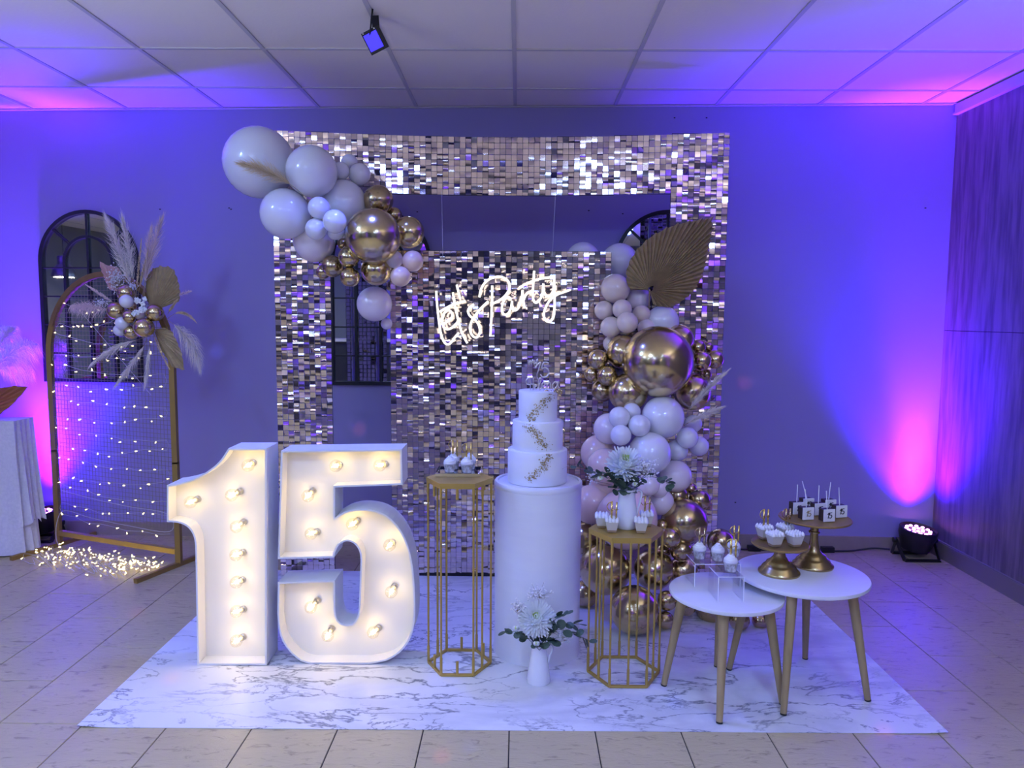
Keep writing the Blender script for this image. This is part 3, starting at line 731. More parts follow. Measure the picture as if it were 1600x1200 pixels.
RIGHTB = [
 (911, 405, 27, 4.10, 'w', 'white balloon peeking over the top edge of the middle shimmer panel'),
 (968, 409, 29, 4.10, 'w', 'white balloon behind the panel corner, left of the big palm leaf'),
 (961.7, 451, 23, 3.80, 's', 'sand-coloured balloon at the top left of the right garland'),
 (998, 466, 18.5, 3.84, 'p', 'greyish balloon below the base of the big palm leaf'),
 (943.7, 485, 15, 3.78, 's', 'leftmost of the small sand balloons under the top sand one'),
 (972, 483, 15.5, 3.72, 's', 'small sand balloon right under the top sand balloon'),
 (1002, 491, 14.5, 3.78, 's', 'rightmost of the small sand balloons below the palm leaf'),
 (980, 504, 17, 3.67, 's', 'front small sand balloon in the middle of its cluster'),
 (954.5, 511, 16.5, 3.72, 's', 'lower left small sand balloon above the gold ones'),
 (1035, 503, 26, 3.80, 'w', 'white balloon above the biggest gold balloon, under the leaf'),
 (1010, 512, 14, 3.76, 'p', 'small white balloon squeezed above the biggest gold one'),
 (954, 537, 12, 3.78, 's', 'small sand balloon half behind the left gold balloon'),
 (1027.6, 565, 56, 3.57, 'g', 'biggest chrome gold balloon of the right garland'),
 (974, 550, 27, 3.68, 'g', 'chrome gold balloon at the left of the biggest gold one'),
 (934, 562, 16, 3.68, 'g', 'small gold balloon at the far left beside the cake topper'),
 (925, 584, 12, 3.72, 'g', 'lowest left tiny gold balloon beside the cake topper'),
 (949, 587, 16, 3.64, 'g', 'small gold balloon right of the tiny left one'),
 (1061, 531, 24, 3.74, 'g', 'gold balloon with purple rim behind the biggest one, upper right'),
 (1090, 543, 13, 3.80, 'd', 'upper of the small gold balloons right of the biggest gold one'),
 (1096, 564, 15.5, 3.73, 'g', 'front small gold balloon right of the biggest gold one'),
 (1117, 562, 14.5, 3.80, 'g', 'outermost small gold balloon at the right edge of the garland'),
 (1106, 543, 9, 3.86, 'd', 'tiny gold balloon behind the right small gold cluster'),
 (1103, 585, 9, 3.84, 'd', 'tiny gold balloon below the right small gold cluster'),
 (981.5, 613, 31, 3.62, 'g', 'gold balloon below left of the biggest gold one, above the white cluster'),
 (1082, 613, 29, 3.70, 'g', 'gold balloon below right of the biggest one, behind a grass plume'),
 (942, 610, 18, 3.74, 'd', 'dim gold balloon behind the lower left gold one'),
 (1035.5, 652, 33.5, 3.54, 'w', 'large white balloon just under the biggest gold one'),
 (968, 652, 17, 3.46, 'w', 'upper left small white balloon of the white cluster beside the cake'),
 (987, 643, 14, 3.54, 'w', 'topmost small white balloon of the white cluster beside the cake'),
 (999, 665, 17.5, 3.44, 'w', 'right small white balloon of the white cluster beside the cake'),
 (970, 680, 16.5, 3.42, 'w', 'lowest small white balloon of the white cluster beside the cake'),
 (952, 670, 25, 3.56, 'p', 'pale balloon behind the small white cluster beside the cake'),
 (1015, 708, 33.5, 3.46, 'w', 'large white balloon behind the upper chrysanthemum'),
 (1083, 662, 14, 3.68, 'w', 'small white balloon behind the lower grass plume'),
 (1074, 684, 17, 3.56, 'w', 'front small white balloon at the right edge under the plume'),
 (1058, 704, 17, 3.60, 'w', 'small white balloon right of the large one behind the flower'),
 (1092, 697, 15.5, 3.66, 'w', 'outermost small white balloon at the right edge of the garland'),
 (936, 708, 29, 3.60, 'n', 'nude pink balloon left, directly beside the middle cake tier'),
 (946, 729, 29, 3.50, 'n', 'nude pink balloon in front of the one beside the cake'),
 (947, 757, 26, 3.56, 'n', 'nude pink balloon low behind the jug leaves'),
 (925, 788, 31, 3.52, 'n', 'tall nude pink balloon right beside the round plinth'),
 (979, 811, 48, 3.37, 'n', 'largest nude pink balloon, right behind the upper jug'),
 (1056, 744, 25, 3.54, 'p', 'greyish pink balloon right of the upper bouquet'),
 (1013, 757, 18, 3.40, 'p', 'pale balloon under the baby\'s breath of the upper bouquet'),
 (1029, 763, 15, 3.44, 'p', 'small pale balloon right of the upper jug handle'),
 (1032, 784, 21, 3.48, 'p', 'dim pink balloon below the small pale one by the jug'),
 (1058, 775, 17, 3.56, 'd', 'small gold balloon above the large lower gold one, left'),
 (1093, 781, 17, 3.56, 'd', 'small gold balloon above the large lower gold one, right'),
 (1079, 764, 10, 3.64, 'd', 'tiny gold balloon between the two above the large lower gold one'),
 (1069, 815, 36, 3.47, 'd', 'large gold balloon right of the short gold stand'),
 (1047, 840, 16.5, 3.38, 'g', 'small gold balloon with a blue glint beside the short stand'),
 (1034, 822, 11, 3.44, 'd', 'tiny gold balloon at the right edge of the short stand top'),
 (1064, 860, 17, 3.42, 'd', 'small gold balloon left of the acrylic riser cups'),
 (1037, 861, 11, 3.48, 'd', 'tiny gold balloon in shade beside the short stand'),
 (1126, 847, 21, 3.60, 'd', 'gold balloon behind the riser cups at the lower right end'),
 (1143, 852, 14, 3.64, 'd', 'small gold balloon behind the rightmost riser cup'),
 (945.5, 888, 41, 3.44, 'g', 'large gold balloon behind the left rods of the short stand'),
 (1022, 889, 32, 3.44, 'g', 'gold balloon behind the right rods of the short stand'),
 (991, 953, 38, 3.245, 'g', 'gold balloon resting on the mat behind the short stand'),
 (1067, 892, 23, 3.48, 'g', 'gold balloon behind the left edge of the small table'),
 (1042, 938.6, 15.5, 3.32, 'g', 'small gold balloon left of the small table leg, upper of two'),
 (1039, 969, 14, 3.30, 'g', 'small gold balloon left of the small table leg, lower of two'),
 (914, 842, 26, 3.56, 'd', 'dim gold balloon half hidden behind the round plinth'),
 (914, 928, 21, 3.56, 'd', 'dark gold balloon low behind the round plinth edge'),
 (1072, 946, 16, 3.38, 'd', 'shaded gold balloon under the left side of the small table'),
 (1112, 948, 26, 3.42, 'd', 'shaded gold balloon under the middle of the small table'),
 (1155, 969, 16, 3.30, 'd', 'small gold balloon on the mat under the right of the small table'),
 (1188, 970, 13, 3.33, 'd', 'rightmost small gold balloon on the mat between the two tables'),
]
for b in RIGHTB: balloon(b[0], b[1], b[2], b[3], b[4], b[5], GR_)

# ================================================================== GRASSES AND DRIED LEAVES
def plume(p0, p1, width, n, material, label, group, bendv=(0, 0, 0), start=.22, stem_r=.0016, droop=0., tight=False):
    """A feathery grass head: hair strands that fan out along a bent stalk."""
    p0, p1 = V(p0), V(p1); L = (p1-p0).length; mid = (p0+p1)/2+V(bendv)
    def at(t): return p0*(1-t)**2+mid*(2*t*(1-t))+p1*t*t
    def tan(t): return ((mid-p0)*(1-t)+(p1-mid)*t).normalized()
    lo = V((p0.x, p0.y, p0.z))
    t = thing('grass_plume', label, 'dried grass', lo, group)
    build('stalk', MB().tube([at(k/8) for k in range(9)], [stem_r*(1-.6*k/8) for k in range(9)], 5), 'stem_dry', t)
    mb = MB()
    for k in range(n):
        s = start+(1-start)*random.random()**.85; a = at(s); d = tan(s); u = d.orthogonal().normalized(); ang = rnd(0, 2*math.pi)
        u = u*math.cos(ang)+d.cross(u)*math.sin(ang)
        env = math.sin(math.pi*min(1, (s-start)/(1-start)*.78+.18))
        if tight: out, fwd = width*env*rnd(.6, 1), width*rnd(.6, 1.4)
        else: out, fwd = 1.5*width*env*rnd(.15, 1.0), L*rnd(.08, .24)*(1.2-.5*s)
        q1 = a+d*fwd*.5+u*out*.62; q2 = a+d*fwd+u*out+V((0, 0, -droop*rnd(.5, 1)))
        sd = (q2-a).cross(V((rnd(-1, 1), rnd(-1, 1), rnd(-1, 1)))).normalized()*(.0008 if not tight else .0013)
        mb.add([a-sd*.6, a+sd*.6, q1+sd, q1-sd, q2], [(0, 1, 2, 3), (3, 2, 4)])
    build('feathers', mb, material, t, kind='stuff')
    return t
plume(atY(483, 313, 3.50), atY(379, 257, 3.44), .040, 900, 'pampas_tan', 'tan grass plume lying across the largest white balloon', 'grass plumes in the balloon garlands', bendv=(.02, 0, .05), start=.3)
plume(atY(1070, 648, 3.56), atY(1133, 583, 3.50), .019, 700, 'pampas_white', 'upper pale grass plume at the right edge of the garland', 'grass plumes in the balloon garlands', bendv=(.0, 0, .02), start=.1)
plume(atY(1068, 665, 3.54), atY(1128, 637, 3.48), .019, 700, 'pampas_white', 'lower pale grass plume at the right edge of the garland', 'grass plumes in the balloon garlands', bendv=(0, 0, .012), start=.1)
def fan_leaf(pivot, rim, Y, material, label, group, n=40, depth=.008, stem_to=None, lean=.04):
    """A dried fan palm leaf: folded pleats from one point to a ragged outline; every pleat a piece."""
    P = [V(p) for p in rim]; seg = [0.]
    for a, b in zip(P, P[1:]): seg.append(seg[-1]+(b-a).length)
    def along(s):
        s *= seg[-1]
        for i in range(len(P)-1):
            if s <= seg[i+1]+1e-9: return P[i].lerp(P[i+1], (s-seg[i])/max(1e-9, seg[i+1]-seg[i]))
        return P[-1]
    c = atY(*pivot, Y); Pl = [atY(*along(k/(2*n)), Y+lean) for k in range(2*n+1)]
    t = thing('palm_leaf', label, 'dried leaf', c, group)
    cv = V((0, -1, 0))
    for k in range(n):
        a, m_, b = Pl[2*k], Pl[2*k+1], Pl[2*k+2]
        jag = 1+.03*(k % 2); m_ = c+(m_-c)*jag
        e = .06
        A0, M0, B0 = c+(a-c)*e, c+(m_-c)*e+cv*depth*.15, c+(b-c)*e
        top = [A0, M0, B0, b, m_+cv*depth, a]
        th = V((0, .0012, 0)); vs = [tuple(p) for p in top]+[tuple(p+th) for p in top]
        build('pleat', MB().add(vs, [(0, 1, 4, 5), (1, 2, 3, 4), (7, 6, 11, 10), (8, 7, 10, 9), (5, 4, 10, 11), (4, 3, 9, 10), (2, 8, 9, 3), (0, 5, 11, 6)]), material, t)
    end = stem_to if stem_to else c+V((0, .03, -.10))
    build('leaf_stalk', MB().tube([c+V((0, .002, .0)), end], .004, 6), material, t)
    return t
def C6(pts): return [(860+x/4.444, 320+y/4.444) for x, y in pts]
fan_leaf(C6([(690, 592)])[0], C6([(640, 585), (552, 592), (528, 540), (524, 470), (548, 395), (600, 312), (690, 228), (800, 166), (920, 128), (1040, 108), (1112, 93), (1124, 150), (1108, 235), (1092, 320), (1070, 425), (1038, 520), (985, 605), (905, 672), (830, 712), (750, 706), (712, 690)]), 3.70, 'palm_dry',
         'big brown dried fan palm leaf at the top of the right garland', 'dried palm leaves', n=44, depth=.024, stem_to=atY(1013, 500, 3.86), lean=.05)

# ================================================================== ROUND PLINTH, CAKE AND TOPPER
PX, PYc, PZt = .089, 3.085, .742
T = Matrix.Translation((PX, PYc, .003))
t = thing('round_plinth', 'tall white cylinder plinth under the three-tier cake', 'plinth', (PX, PYc, .003))
build('body', MB().lathe([(.190, 0), (.190, .012), (.184, .03), (.184, PZt-.05), (.1845, PZt-.025)], 64, T), 'plinth_white', t, smooth=True, sharp=40)
build('rim', MB().lathe([(.184, PZt-.026), (.187, PZt-.018), (.187, PZt-.006), (.183, PZt), (.172, PZt+.001), (.170, PZt-.006), (.001, PZt-.006)], 64, T), 'plinth_white', t, smooth=True, sharp=40)
CXc, CYc, CZ = .084, 3.085, PZt-.001
cake = thing('tiered_cake', 'white three-tier cake with a winding trail of gold flakes', 'cake', (CXc, CYc, CZ))
TP = []
tiers = [(.126, 0, .140), (.107, .140, .262), (.0815, .262, .388)]
for r_, z0, z1 in tiers:
    h = z1-z0; e = .004
    TP.append(None); TP[-1] = build('tier', MB().lathe([(r_-.001, z0), (r_, z0+.003), (r_, z1-e), (r_-.0015, z1-e*.3), (r_-e, z1), (.0005, z1)], 64, Matrix.Translation((CXc, CYc, CZ)), cap=False), 'fondant', cake, smooth=True, sharp=40)
# flakes of gold leaf on the front of each tier, along a winding trail
trail = [(.0815, [(1120, 398), (1060, 440), (1005, 490), (960, 545), (945, 590)]), (.107, [(910, 630), (960, 665), (1000, 700), (1030, 755), (1060, 800)]), (.126, [(1100, 850), (1060, 900), (1045, 950), (990, 1000), (930, 1045)])]
for (r_, pts), (rr, z0, z1), tier_o in zip(trail, tiers[::-1], TP[::-1]):
    mb = MB(); C = crom([V((640+x/5, 540+y/5)) for x, y in pts], 8)
    for p in C:
        for q in range(9):
            x, y = p.x+random.gauss(0, 4.0), p.y+random.gauss(0, 3.0)
            d = ray(x, y); ox, oy = CAM.x-CXc, CAM.y-CYc
            a = d.x**2+d.y**2; b = 2*(ox*d.x+oy*d.y); c = ox*ox+oy*oy-(rr+.0006)**2; D = b*b-4*a*c
            if D < 0: continue
            P_ = CAM+d*((-b-math.sqrt(D))/(2*a))
            if not (CZ+z0+.002 < P_.z < CZ+z1-.004): continue
            nrm = V((P_.x-CXc, P_.y-CYc, 0)).normalized(); u = V((0, 0, 1)).cross(nrm); s = rnd(.0012, .0042)*(1.0 if q < 6 else .6)
            th = rnd(0, 6.28); K = 5; c0 = len(mb.v)
            ring = [P_+nrm*(.0004+.0012*random.random())+u*(s*rnd(.5, 1.2)*math.cos(th+6.283*k/K))+V((0, 0, 1))*(s*rnd(.4, 1)*math.sin(th+6.283*k/K)) for k in range(K)]
            mb.add(ring, [tuple(range(K))])
    build('gold_flakes', mb, 'leaf_gold', tier_o, kind='stuff')
def T_(pts): return [(800+x/12, 550+y/12) for x, y in pts]
TY = 3.06
tp = thing('cake_topper', 'mirror-silver script cake topper with the number 15 standing on the cake', 'cake topper', atY(843, 617, TY))
for nm, pts in (
 ('lettering', [(300, 150), (322, 235), (342, 150), (362, 228), (385, 140), (398, 205)]), ('lettering', [(412, 150), (425, 215), (450, 200), (478, 130), (470, 210), (430, 305)]),
 ('lettering', [(440, 300), (490, 225), (535, 190), (505, 310), (472, 420), (478, 500)]), ('lettering', [(690, 205), (640, 190), (590, 205), (558, 310), (620, 290), (680, 330), (690, 400), (640, 465), (570, 468), (532, 420)]),
 ('lettering', [(325, 600), (285, 600), (262, 548), (290, 500), (335, 492), (348, 600), (340, 712)]), ('lettering', [(398, 488), (400, 600), (396, 715)]), ('lettering', [(310, 618), (360, 600), (420, 606)]),
 ('lettering', [(415, 665), (455, 640), (450, 608), (425, 630), (432, 690), (478, 690)]), ('lettering', [(478, 690), (525, 580), (548, 510), (520, 486), (496, 560), (500, 660), (525, 705), (562, 650)]),
 ('lettering', [(562, 650), (618, 615), (608, 572), (572, 585), (560, 645), (582, 692), (632, 678)]), ('lettering', [(650, 580), (656, 690), (662, 620), (695, 572), (718, 600), (722, 680), (745, 690)]),
 ('lettering', [(862, 575), (805, 558), (758, 618), (770, 682), (812, 682), (850, 610), (862, 545), (866, 640), (895, 680)]), ('support_stick', [(515, 700), (515, 800)]), ('support_stick', [(478, 480), (500, 560)]), ('support_stick', [(405, 210), (440, 300)])):
    P = crom([atY(x, y, TY) for x, y in T_(pts)], 4)
    build(nm, MB().tube(P, .0030 if nm == 'lettering' else .0014, 6), 'topper_silver', tp, smooth=True)
for k, (x, y, r_) in enumerate(((612, 745, 28), (650, 730, 30), (690, 752, 28), (735, 740, 22), (780, 748, 28), (815, 710, 22), (850, 745, 28), (890, 712, 24), (925, 735, 30), (905, 820, 34), (930, 775, 20))):
    p = atY(800+x/12, 550+y/12, 3.035+.002*k)
    build('sugar_pearl', MB().ball(p, r_/12*3.03/FPX, 12, 8), 'gold_chrome', smooth=True, label='gold sugar pearl clustered at the top edge of the white cake', cat='pearl', group='gold pearls on the cake')

# ================================================================== HEXAGONAL GOLD STANDS
def hexa(r_, cx, cy): return [(cx+r_*math.cos(R(60*k)), cy+r_*math.sin(R(60*k))) for k in range(6)]
def hex_stand(cx, cy, rad, top, rods, stubs, label):
    t = thing('hexagonal_stand', label, 'stand', (cx, cy, .003), 'hexagonal gold stands')
    P = hexa(rad, cx, cy); n = 6
    mb = MB(); Po = hexa(rad+.007, cx, cy)
    mb.add([(x, y, top-.012) for x, y in Po]+[(x, y, top) for x, y in Po], [tuple(range(5, -1, -1)), tuple(range(6, 12))]+[(k, (k+1) % 6, 6+(k+1) % 6, 6+k) for k in range(6)])
    build('top_plate', mb, 'gold_satin', t)
    for k in range(6):
        a, b = P[k], P[(k+1) % 6]; build('base_bar', MB().bar((*a, .009), (*b, .009), .009, .010), 'gold_satin', t)
        build('top_bar', MB().bar((*a, top-.017), (*b, top-.017), .009, .009), 'gold_satin', t)
    def spot(s):
        k, h = s; a, b = V(P[k % 6]), V(P[(k+1) % 6]); return a.lerp(b, h)
    for s in rods:
        q = spot(s)
        rod = build('rod', MB().tube([(q.x, q.y, .012), (q.x, q.y, top-.012)], .0042, 8), 'gold_satin', t, smooth=True, sharp=60)
        build('rod_sleeve', MB().tube([(q.x, q.y, .010), (q.x, q.y, .078)], .0056, 8), 'gold_satin', rod, smooth=True, sharp=60)
        build('rod_sleeve', MB().tube([(q.x, q.y, top-.065), (q.x, q.y, top-.013)], .0056, 8), 'gold_satin', rod, smooth=True, sharp=60)
    for s in stubs:
        q = spot(s); build('rod_sleeve', MB().tube([(q.x, q.y, .010), (q.x, q.y, .065)], .0056, 8), 'gold_satin', t, smooth=True, sharp=60)
        build('rod_sleeve', MB().tube([(q.x, q.y, top-.065), (q.x, q.y, top-.013)], .0056, 8), 'gold_satin', t, smooth=True, sharp=60)
    return t
H1, H2 = (-.2345, 2.925, .787), (.435, 2.862, .600)
V6 = [(k, 0) for k in range(6)]
hex_stand(H1[0], H1[1], .1285, H1[2], V6+[(2, .5), (5, .5)], [(4, .5), (1, .5), (3, .5), (0, .5)], 'tall hexagonal gold rod stand right of the number 5')
hex_stand(H2[0], H2[1], .1435, H2[2], V6+[(k, .5) for k in range(6)], [], 'short hexagonal gold rod stand with the bouquet jug on it')

# ================================================================== ROUND WOODEN-LEGGED TABLES
def side_table(cx, cy, rad, top, feet, label, group='nesting round side tables'):
    t = thing('side_table', label, 'table', (cx, cy, .003), group)
    build('table_top', MB().lathe([(rad-.010, top-.018), (rad-.002, top-.014), (rad, top-.008), (rad-.002, top-.001), (rad-.005, top), (.001, top)], 72, Matrix.Translation((cx, cy, 0))), 'table_stone', t, smooth=True, sharp=40)
    for fx, fy in feet:
        d = V((cx-fx, cy-fy, 0)); a = V((fx, fy, .003)); b = V((fx, fy, 0))+d*.30+V((0, 0, top-.018))
        lg = build('leg', MB().tube([a, a.lerp(b, .97), b], [.0115, .0195, .0195], 14), 'wood_leg', t, smooth=True, sharp=50)
        build('leg_cap', MB().tube([a, a+(b-a).normalized()*.006], .0120, 12), 'black_plastic', lg)
    return t
T1, T2 = (.795, 2.712, .212, .405), (1.108, 2.792, .248, .450)
side_table(*T1, [tuple(atZ(1037, 1072).xy), tuple(atZ(1124, 1131).xy), (.995, 2.63), (.83, 2.925)], 'smaller round white-topped side table with acrylic risers on it')
side_table(*T2, [tuple(atZ(1224, 1118).xy), tuple(atZ(1356, 1096).xy), tuple(atZ(1258, 1030).xy), tuple(atZ(1139, 1047).xy)], 'larger round white-topped side table with gold cake stands on it')

# ================================================================== DESSERTS
def pick_part(parent, material='gold_pick', x=0, y=0, z=0, yaw=0., s=1.0):
    """Script letter pick: two bars, a looped flourish and a cross stroke."""
    def P(pts): return [V((x, y, z))+Matrix.Rotation(yaw, 3, 'Z') @ V((a*s, 0, b*s)) for a, b in pts]
    mb = MB(); k = lambda a, b, r_: mb.tube(P(crom([V(q) for q in a], 4) if b else a), r_*s, 6)
    k([(-.004, -.02), (-.004, .056)], 0, .0042); k([(.014, -.015), (.015, .054)], 0, .0038)
    k([(-.004, .052), (-.015, .050), (-.022, .036), (-.016, .022), (-.006, .018), (.008, .026), (.022, .024)], 1, .0018)
    o = build('topper_pick', mb, material, None, smooth=True)
    o.parent = parent; o.location = (0, 0, 0)
    off = WPOS[o]; o.data.transform(Matrix.Translation(off)); return o
def square_cup(loc, yaw, label, pick=None, s=1.0):
    """Tapered square clear cup: crumb base, cream, piped dollops."""
    t = thing('dessert_cup', label, 'dessert', loc, 'square dessert cups')
    def frus(z0, z1, inset=0.):
        w0 = .0165+(.0275-.0165)*z0/.052-inset; w1 = .0165+(.0275-.0165)*z1/.052-inset
        return [(-w0, -w0, z0), (w0, -w0, z0), (w0, w0, z0), (-w0, w0, z0), (-w1, -w1, z1), (w1, -w1, z1), (w1, w1, z1), (-w1, w1, z1)]
    FS = [(3, 2, 1, 0), (4, 5, 6, 7), (0, 1, 5, 4), (1, 2, 6, 5), (2, 3, 7, 6), (3, 0, 4, 7)]
    def part(name, mb, ma, **k):
        o = build(name, mb, ma, None, **k); off = WPOS[o]; o.data.transform(Matrix.Translation(off)); o.location = (0, 0, 0); o.parent = t; return o
    part('cup', MB().add(frus(0, .052), [FS[0]]+FS[2:]), 'cup_plastic')
    part('crumb_base', MB().add(frus(.002, .011, .0012), FS), 'biscuit')
    part('filling', MB().add(frus(.0112, .044, .0010), FS), 'pudding')
    mb = MB()
    for i in range(4):
        for j in range(4):
            x, y = -.0195+.013*i, -.0195+.013*j
            mb.lathe([(.0085, .044), (.0088, .048), (.0068, .053), (.0035, .0575), (.0003, .0605)], 7, Matrix.Translation((x, y, rnd(-.001, .002))), cap=False)
    part('piped_cream', mb, 'cream', smooth=True)
    if pick: pick_part(t, pick, rnd(-.004, .004), -.004, .066, 0)
    t.rotation_euler = (0, 0, yaw); t.scale = (s, s, s)
    return t
def swirl_cup(loc, yaw, label, pick=None, s=1.0):
    """Clear cup of layered oats with a swirl of cream."""
    t = thing('dessert_cup', label, 'dessert', loc, 'swirl-topped dessert cups')
    def part(name, mb, ma, **k):
        o = build(name, mb, ma, None, **k); off = WPOS[o]; o.data.transform(Matrix.Translation(off)); o.location = (0, 0, 0); o.parent = t; return o
    sq = lambda r_, z, n=24: [(r_*math.cos(a)*(1+.10*abs(math.sin(2*a))), r_*math.sin(a)*(1+.10*abs(math.sin(2*a))), z) for a in [2*math.pi*k/n for k in range(n)]]
    def loft(rs, capb=True, capt=False):
        n = 24; vs = []; fs = []
        for r_, z in rs: vs += sq(r_, z)
        for j in range(len(rs)-1): fs += [(j*n+k, j*n+(k+1) % n, (j+1)*n+(k+1) % n, (j+1)*n+k) for k in range(n)]
        if capb: fs.append(tuple(range(n-1, -1, -1)))
        if capt: fs.append(tuple((len(rs)-1)*n+k for k in range(n)))
        return MB().add(vs, fs)
    part('cup', loft([(.019, 0), (.0205, .002), (.0275, .046), (.0285, .048)]), 'cup_plastic', smooth=True, sharp=40)
    part('layers', loft([(.0175, .003), (.0245, .036)], True, True), 'oats')
    mb = MB(); path = []; rs = []
    for k in range(64):
        a = k*.36; h = k/63; path.append((.0185*(1-h*.86)*math.cos(a), .0185*(1-h*.86)*math.sin(a), .042+.026*h)); rs.append(.0095*(1-h*.55))
    mb.tube(path, rs, 8)
    mb.lathe([(.026, .036), (.026, .042), (.018, .050), (.003, .058)], 20)
    part('cream_swirl', mb, 'cream', smooth=True)
    if pick: pick_part(t, pick, .002, -.004, .070, 0)
    t.rotation_euler = (0, 0, yaw); t.scale = (s, s, s)
    return t
def on(px, py, z): p = atZ(px, py, z); return (p.x, p.y, z)
z = H2[2]
square_cup(on(940, 824, z), -.1, 'square cream cup left of the upper jug, at the stand edge')
square_cup(on(956, 831, z), -.12, 'square cream cup with a gold letter pick, front left of the upper jug', 'gold_pick')
square_cup(on(1001, 832, z), -.1, 'square cream cup front right of the upper jug')
square_cup(on(1010, 821, z), -.1, 'square cream cup with a pick, behind right of the upper jug', 'gold_pick')
# mirrored tray on the tall stand
z = H1[2]; q = [atZ(x, y, z) for x, y in ((680.6, 745.5), (749.5, 747.5), (752, 733), (687, 732.5))]
t = thing('mirror_tray', 'small mirrored tray with raised rim on the tall gold stand', 'tray', sum(q, V())/4)
c = sum(q, V())/4; hw, hd = (q[1]-q[0]).length/2, .072
build('tray_base', MB().box((c.x, c.y, z+.004), (2*hw, 2*hd, .006)), 'tray_mirror', t)
for dx, dy, lx, ly in ((0, -hd, 2*hw, .003), (0, hd, 2*hw, .003), (-hw, 0, .003, 2*hd), (hw, 0, .003, 2*hd)):
    build('tray_rim', MB().box((c.x+dx, c.y+dy, z+.008), (lx, ly, .012)), 'tray_mirror', t)
zt = z+.0075
swirl_cup((c.x-.037, c.y-.020, zt), .1, 'swirl-topped cup at the left of the mirrored tray', None)
swirl_cup((c.x+.034, c.y-.026, zt), .2, 'swirl-topped cup at the front right of the mirrored tray', 'gold_pick')
swirl_cup((c.x-.028, c.y+.042, zt), .2, 'swirl-topped cup at the back left of the mirrored tray', 'gold_pick')
swirl_cup((c.x+.042, c.y+.042, zt), .2, 'swirl-topped cup at the back right of the mirrored tray')
# acrylic risers on the smaller table
def riser(fl, fr, bl, h, label):
    """Bent clear sheet: top and two side legs."""
    fl, fr, bl = V(fl), V(fr), V(bl); u = (fr-fl); d = (bl-fl); z0 = fl.z; th = .003
    t = thing('acrylic_riser', label, 'display riser', (fl+fr)/2+d/2, 'clear acrylic risers')
    n = u.normalized()*th; up = V((0, 0, h)); tz = V((0, 0, th))
    def slab(name, p, e1, e2, e3, ma='acrylic'):
        P = [p, p+e1, p+e1+e2, p+e2, p+e3, p+e1+e3, p+e1+e2+e3, p+e2+e3]
        return build(name, MB().add(P, [(3, 2, 1, 0), (4, 5, 6, 7), (0, 1, 5, 4), (1, 2, 6, 5), (2, 3, 7, 6), (3, 0, 4, 7)]), ma, t)
    slab('top_sheet', fl+up-tz, u, d, tz); slab('side_sheet', fl, n, d, up-tz); slab('side_sheet', fr-n, n, d, up-tz)
    e = d.normalized()*.0006
    for p, a, b in ((fl-e, n, up), (fr-n-e, n, up), (fl+up-tz-e, u, tz)): slab('cut_edge', p, a, e*.8, b, 'acrylic_edge')
    for p in (fl+up, fr-n+up): slab('bend_line', p+V((0, 0, .0002)), n, d, V((0, 0, .0005)), 'acrylic_edge')
    return (fl+fr)/2+d/2, z0+h
z = T1[3]
A, Bq, Cq = atZ(1121, 940, z), atZ(1162, 940, z), atZ(1106, 923, z)
hF = atY(1123, 901, A.y).z-z
cF, zF = riser(A, Bq, Cq, hF, 'front clear acrylic riser on the smaller table')
A2 = atZ(1084.5, 917, z); hB = atY(1086, 881, A2.y).z-z; dB = (Cq-A)*1.05
cB, zB = riser(A2, A2+(Bq-A)*1.86, A2+dB, hB, 'rear clear acrylic riser on the smaller table')
p = atZ(1141, 893, zF+.001); swirl_cup((p.x, p.y, zF+.001), .1, 'swirl-topped cup with a gold letter pick on the front riser', 'gold_pick')
for (x, y), lb, pk in (((1092.5, 873), 'swirl-topped cup with a dark letter pick, left on the rear riser', 'gold_chrome_dark'), ((1121, 876), 'swirl-topped cup in the middle of the rear riser', None), ((1146, 869), 'swirl-topped cup with a pick, right end of the rear riser', 'gold_pick')):
    p = atZ(x, y, zB+.001); swirl_cup((p.x, p.y, zB+.001), rnd(-.1, .2), lb, pk)
# gold cake stands on the larger table
def cake_stand(cx, cy, z0, h, rp, rb, label, collar):
    t = thing('cake_stand', label, 'cake stand', (cx, cy, z0), 'gold cake stands')
    T = Matrix.Translation((cx, cy, z0)); k = rb/.082
    build('stand_base', MB().lathe([(.080*k, 0), (.082*k, .004), (.081*k, .009), (.072*k, .016), (.066*k, .027), (.058*k, .034), (.053*k, .037), (.050*k, .045), (.036*k, .054), (.024*k, .068), (.020*k, .085)], 40, T), 'gold_antique', t, smooth=True, sharp=50)
    st = [(.020*k, .084), (.0175*k, .1), (.016*k, h-.02), (.022*k, h-.007)] if not collar else [(.020*k, .084), (.0165*k, .105), (.0155*k, h-.062), (.022*k, h-.060), (.0225*k, h-.054), (.016*k, h-.052), (.0165*k, h-.007)]
    build('stem', MB().lathe(st, 28, T), 'gold_antique', t, smooth=True, sharp=50)
    build('plate', MB().lathe([(rp*.6, h-.008), (rp-.004, h-.007), (rp, h-.003), (rp, h), (rp-.003, h+.002), (rp-.006, h), (.001, h)], 56, T), 'gold_brown', t, smooth=True, sharp=50)
    return z0+h
z = T2[3]
pl_, pt_ = atZ(1217, 895, z), atZ(1270, 884, z)
hl = atY(1219, 849, pl_.y).z-z; ht = atY(1276, 809, pt_.y).z-z
zl = cake_stand(pl_.x, pl_.y, z, hl, 43.0*2.86/FPX, .079, 'low gold cake stand with square cream cups', False)
zt_ = cake_stand(pt_.x, pt_.y, z, ht, 54.0*2.93/FPX, .079, 'tall gold cake stand with square cake pops', True)
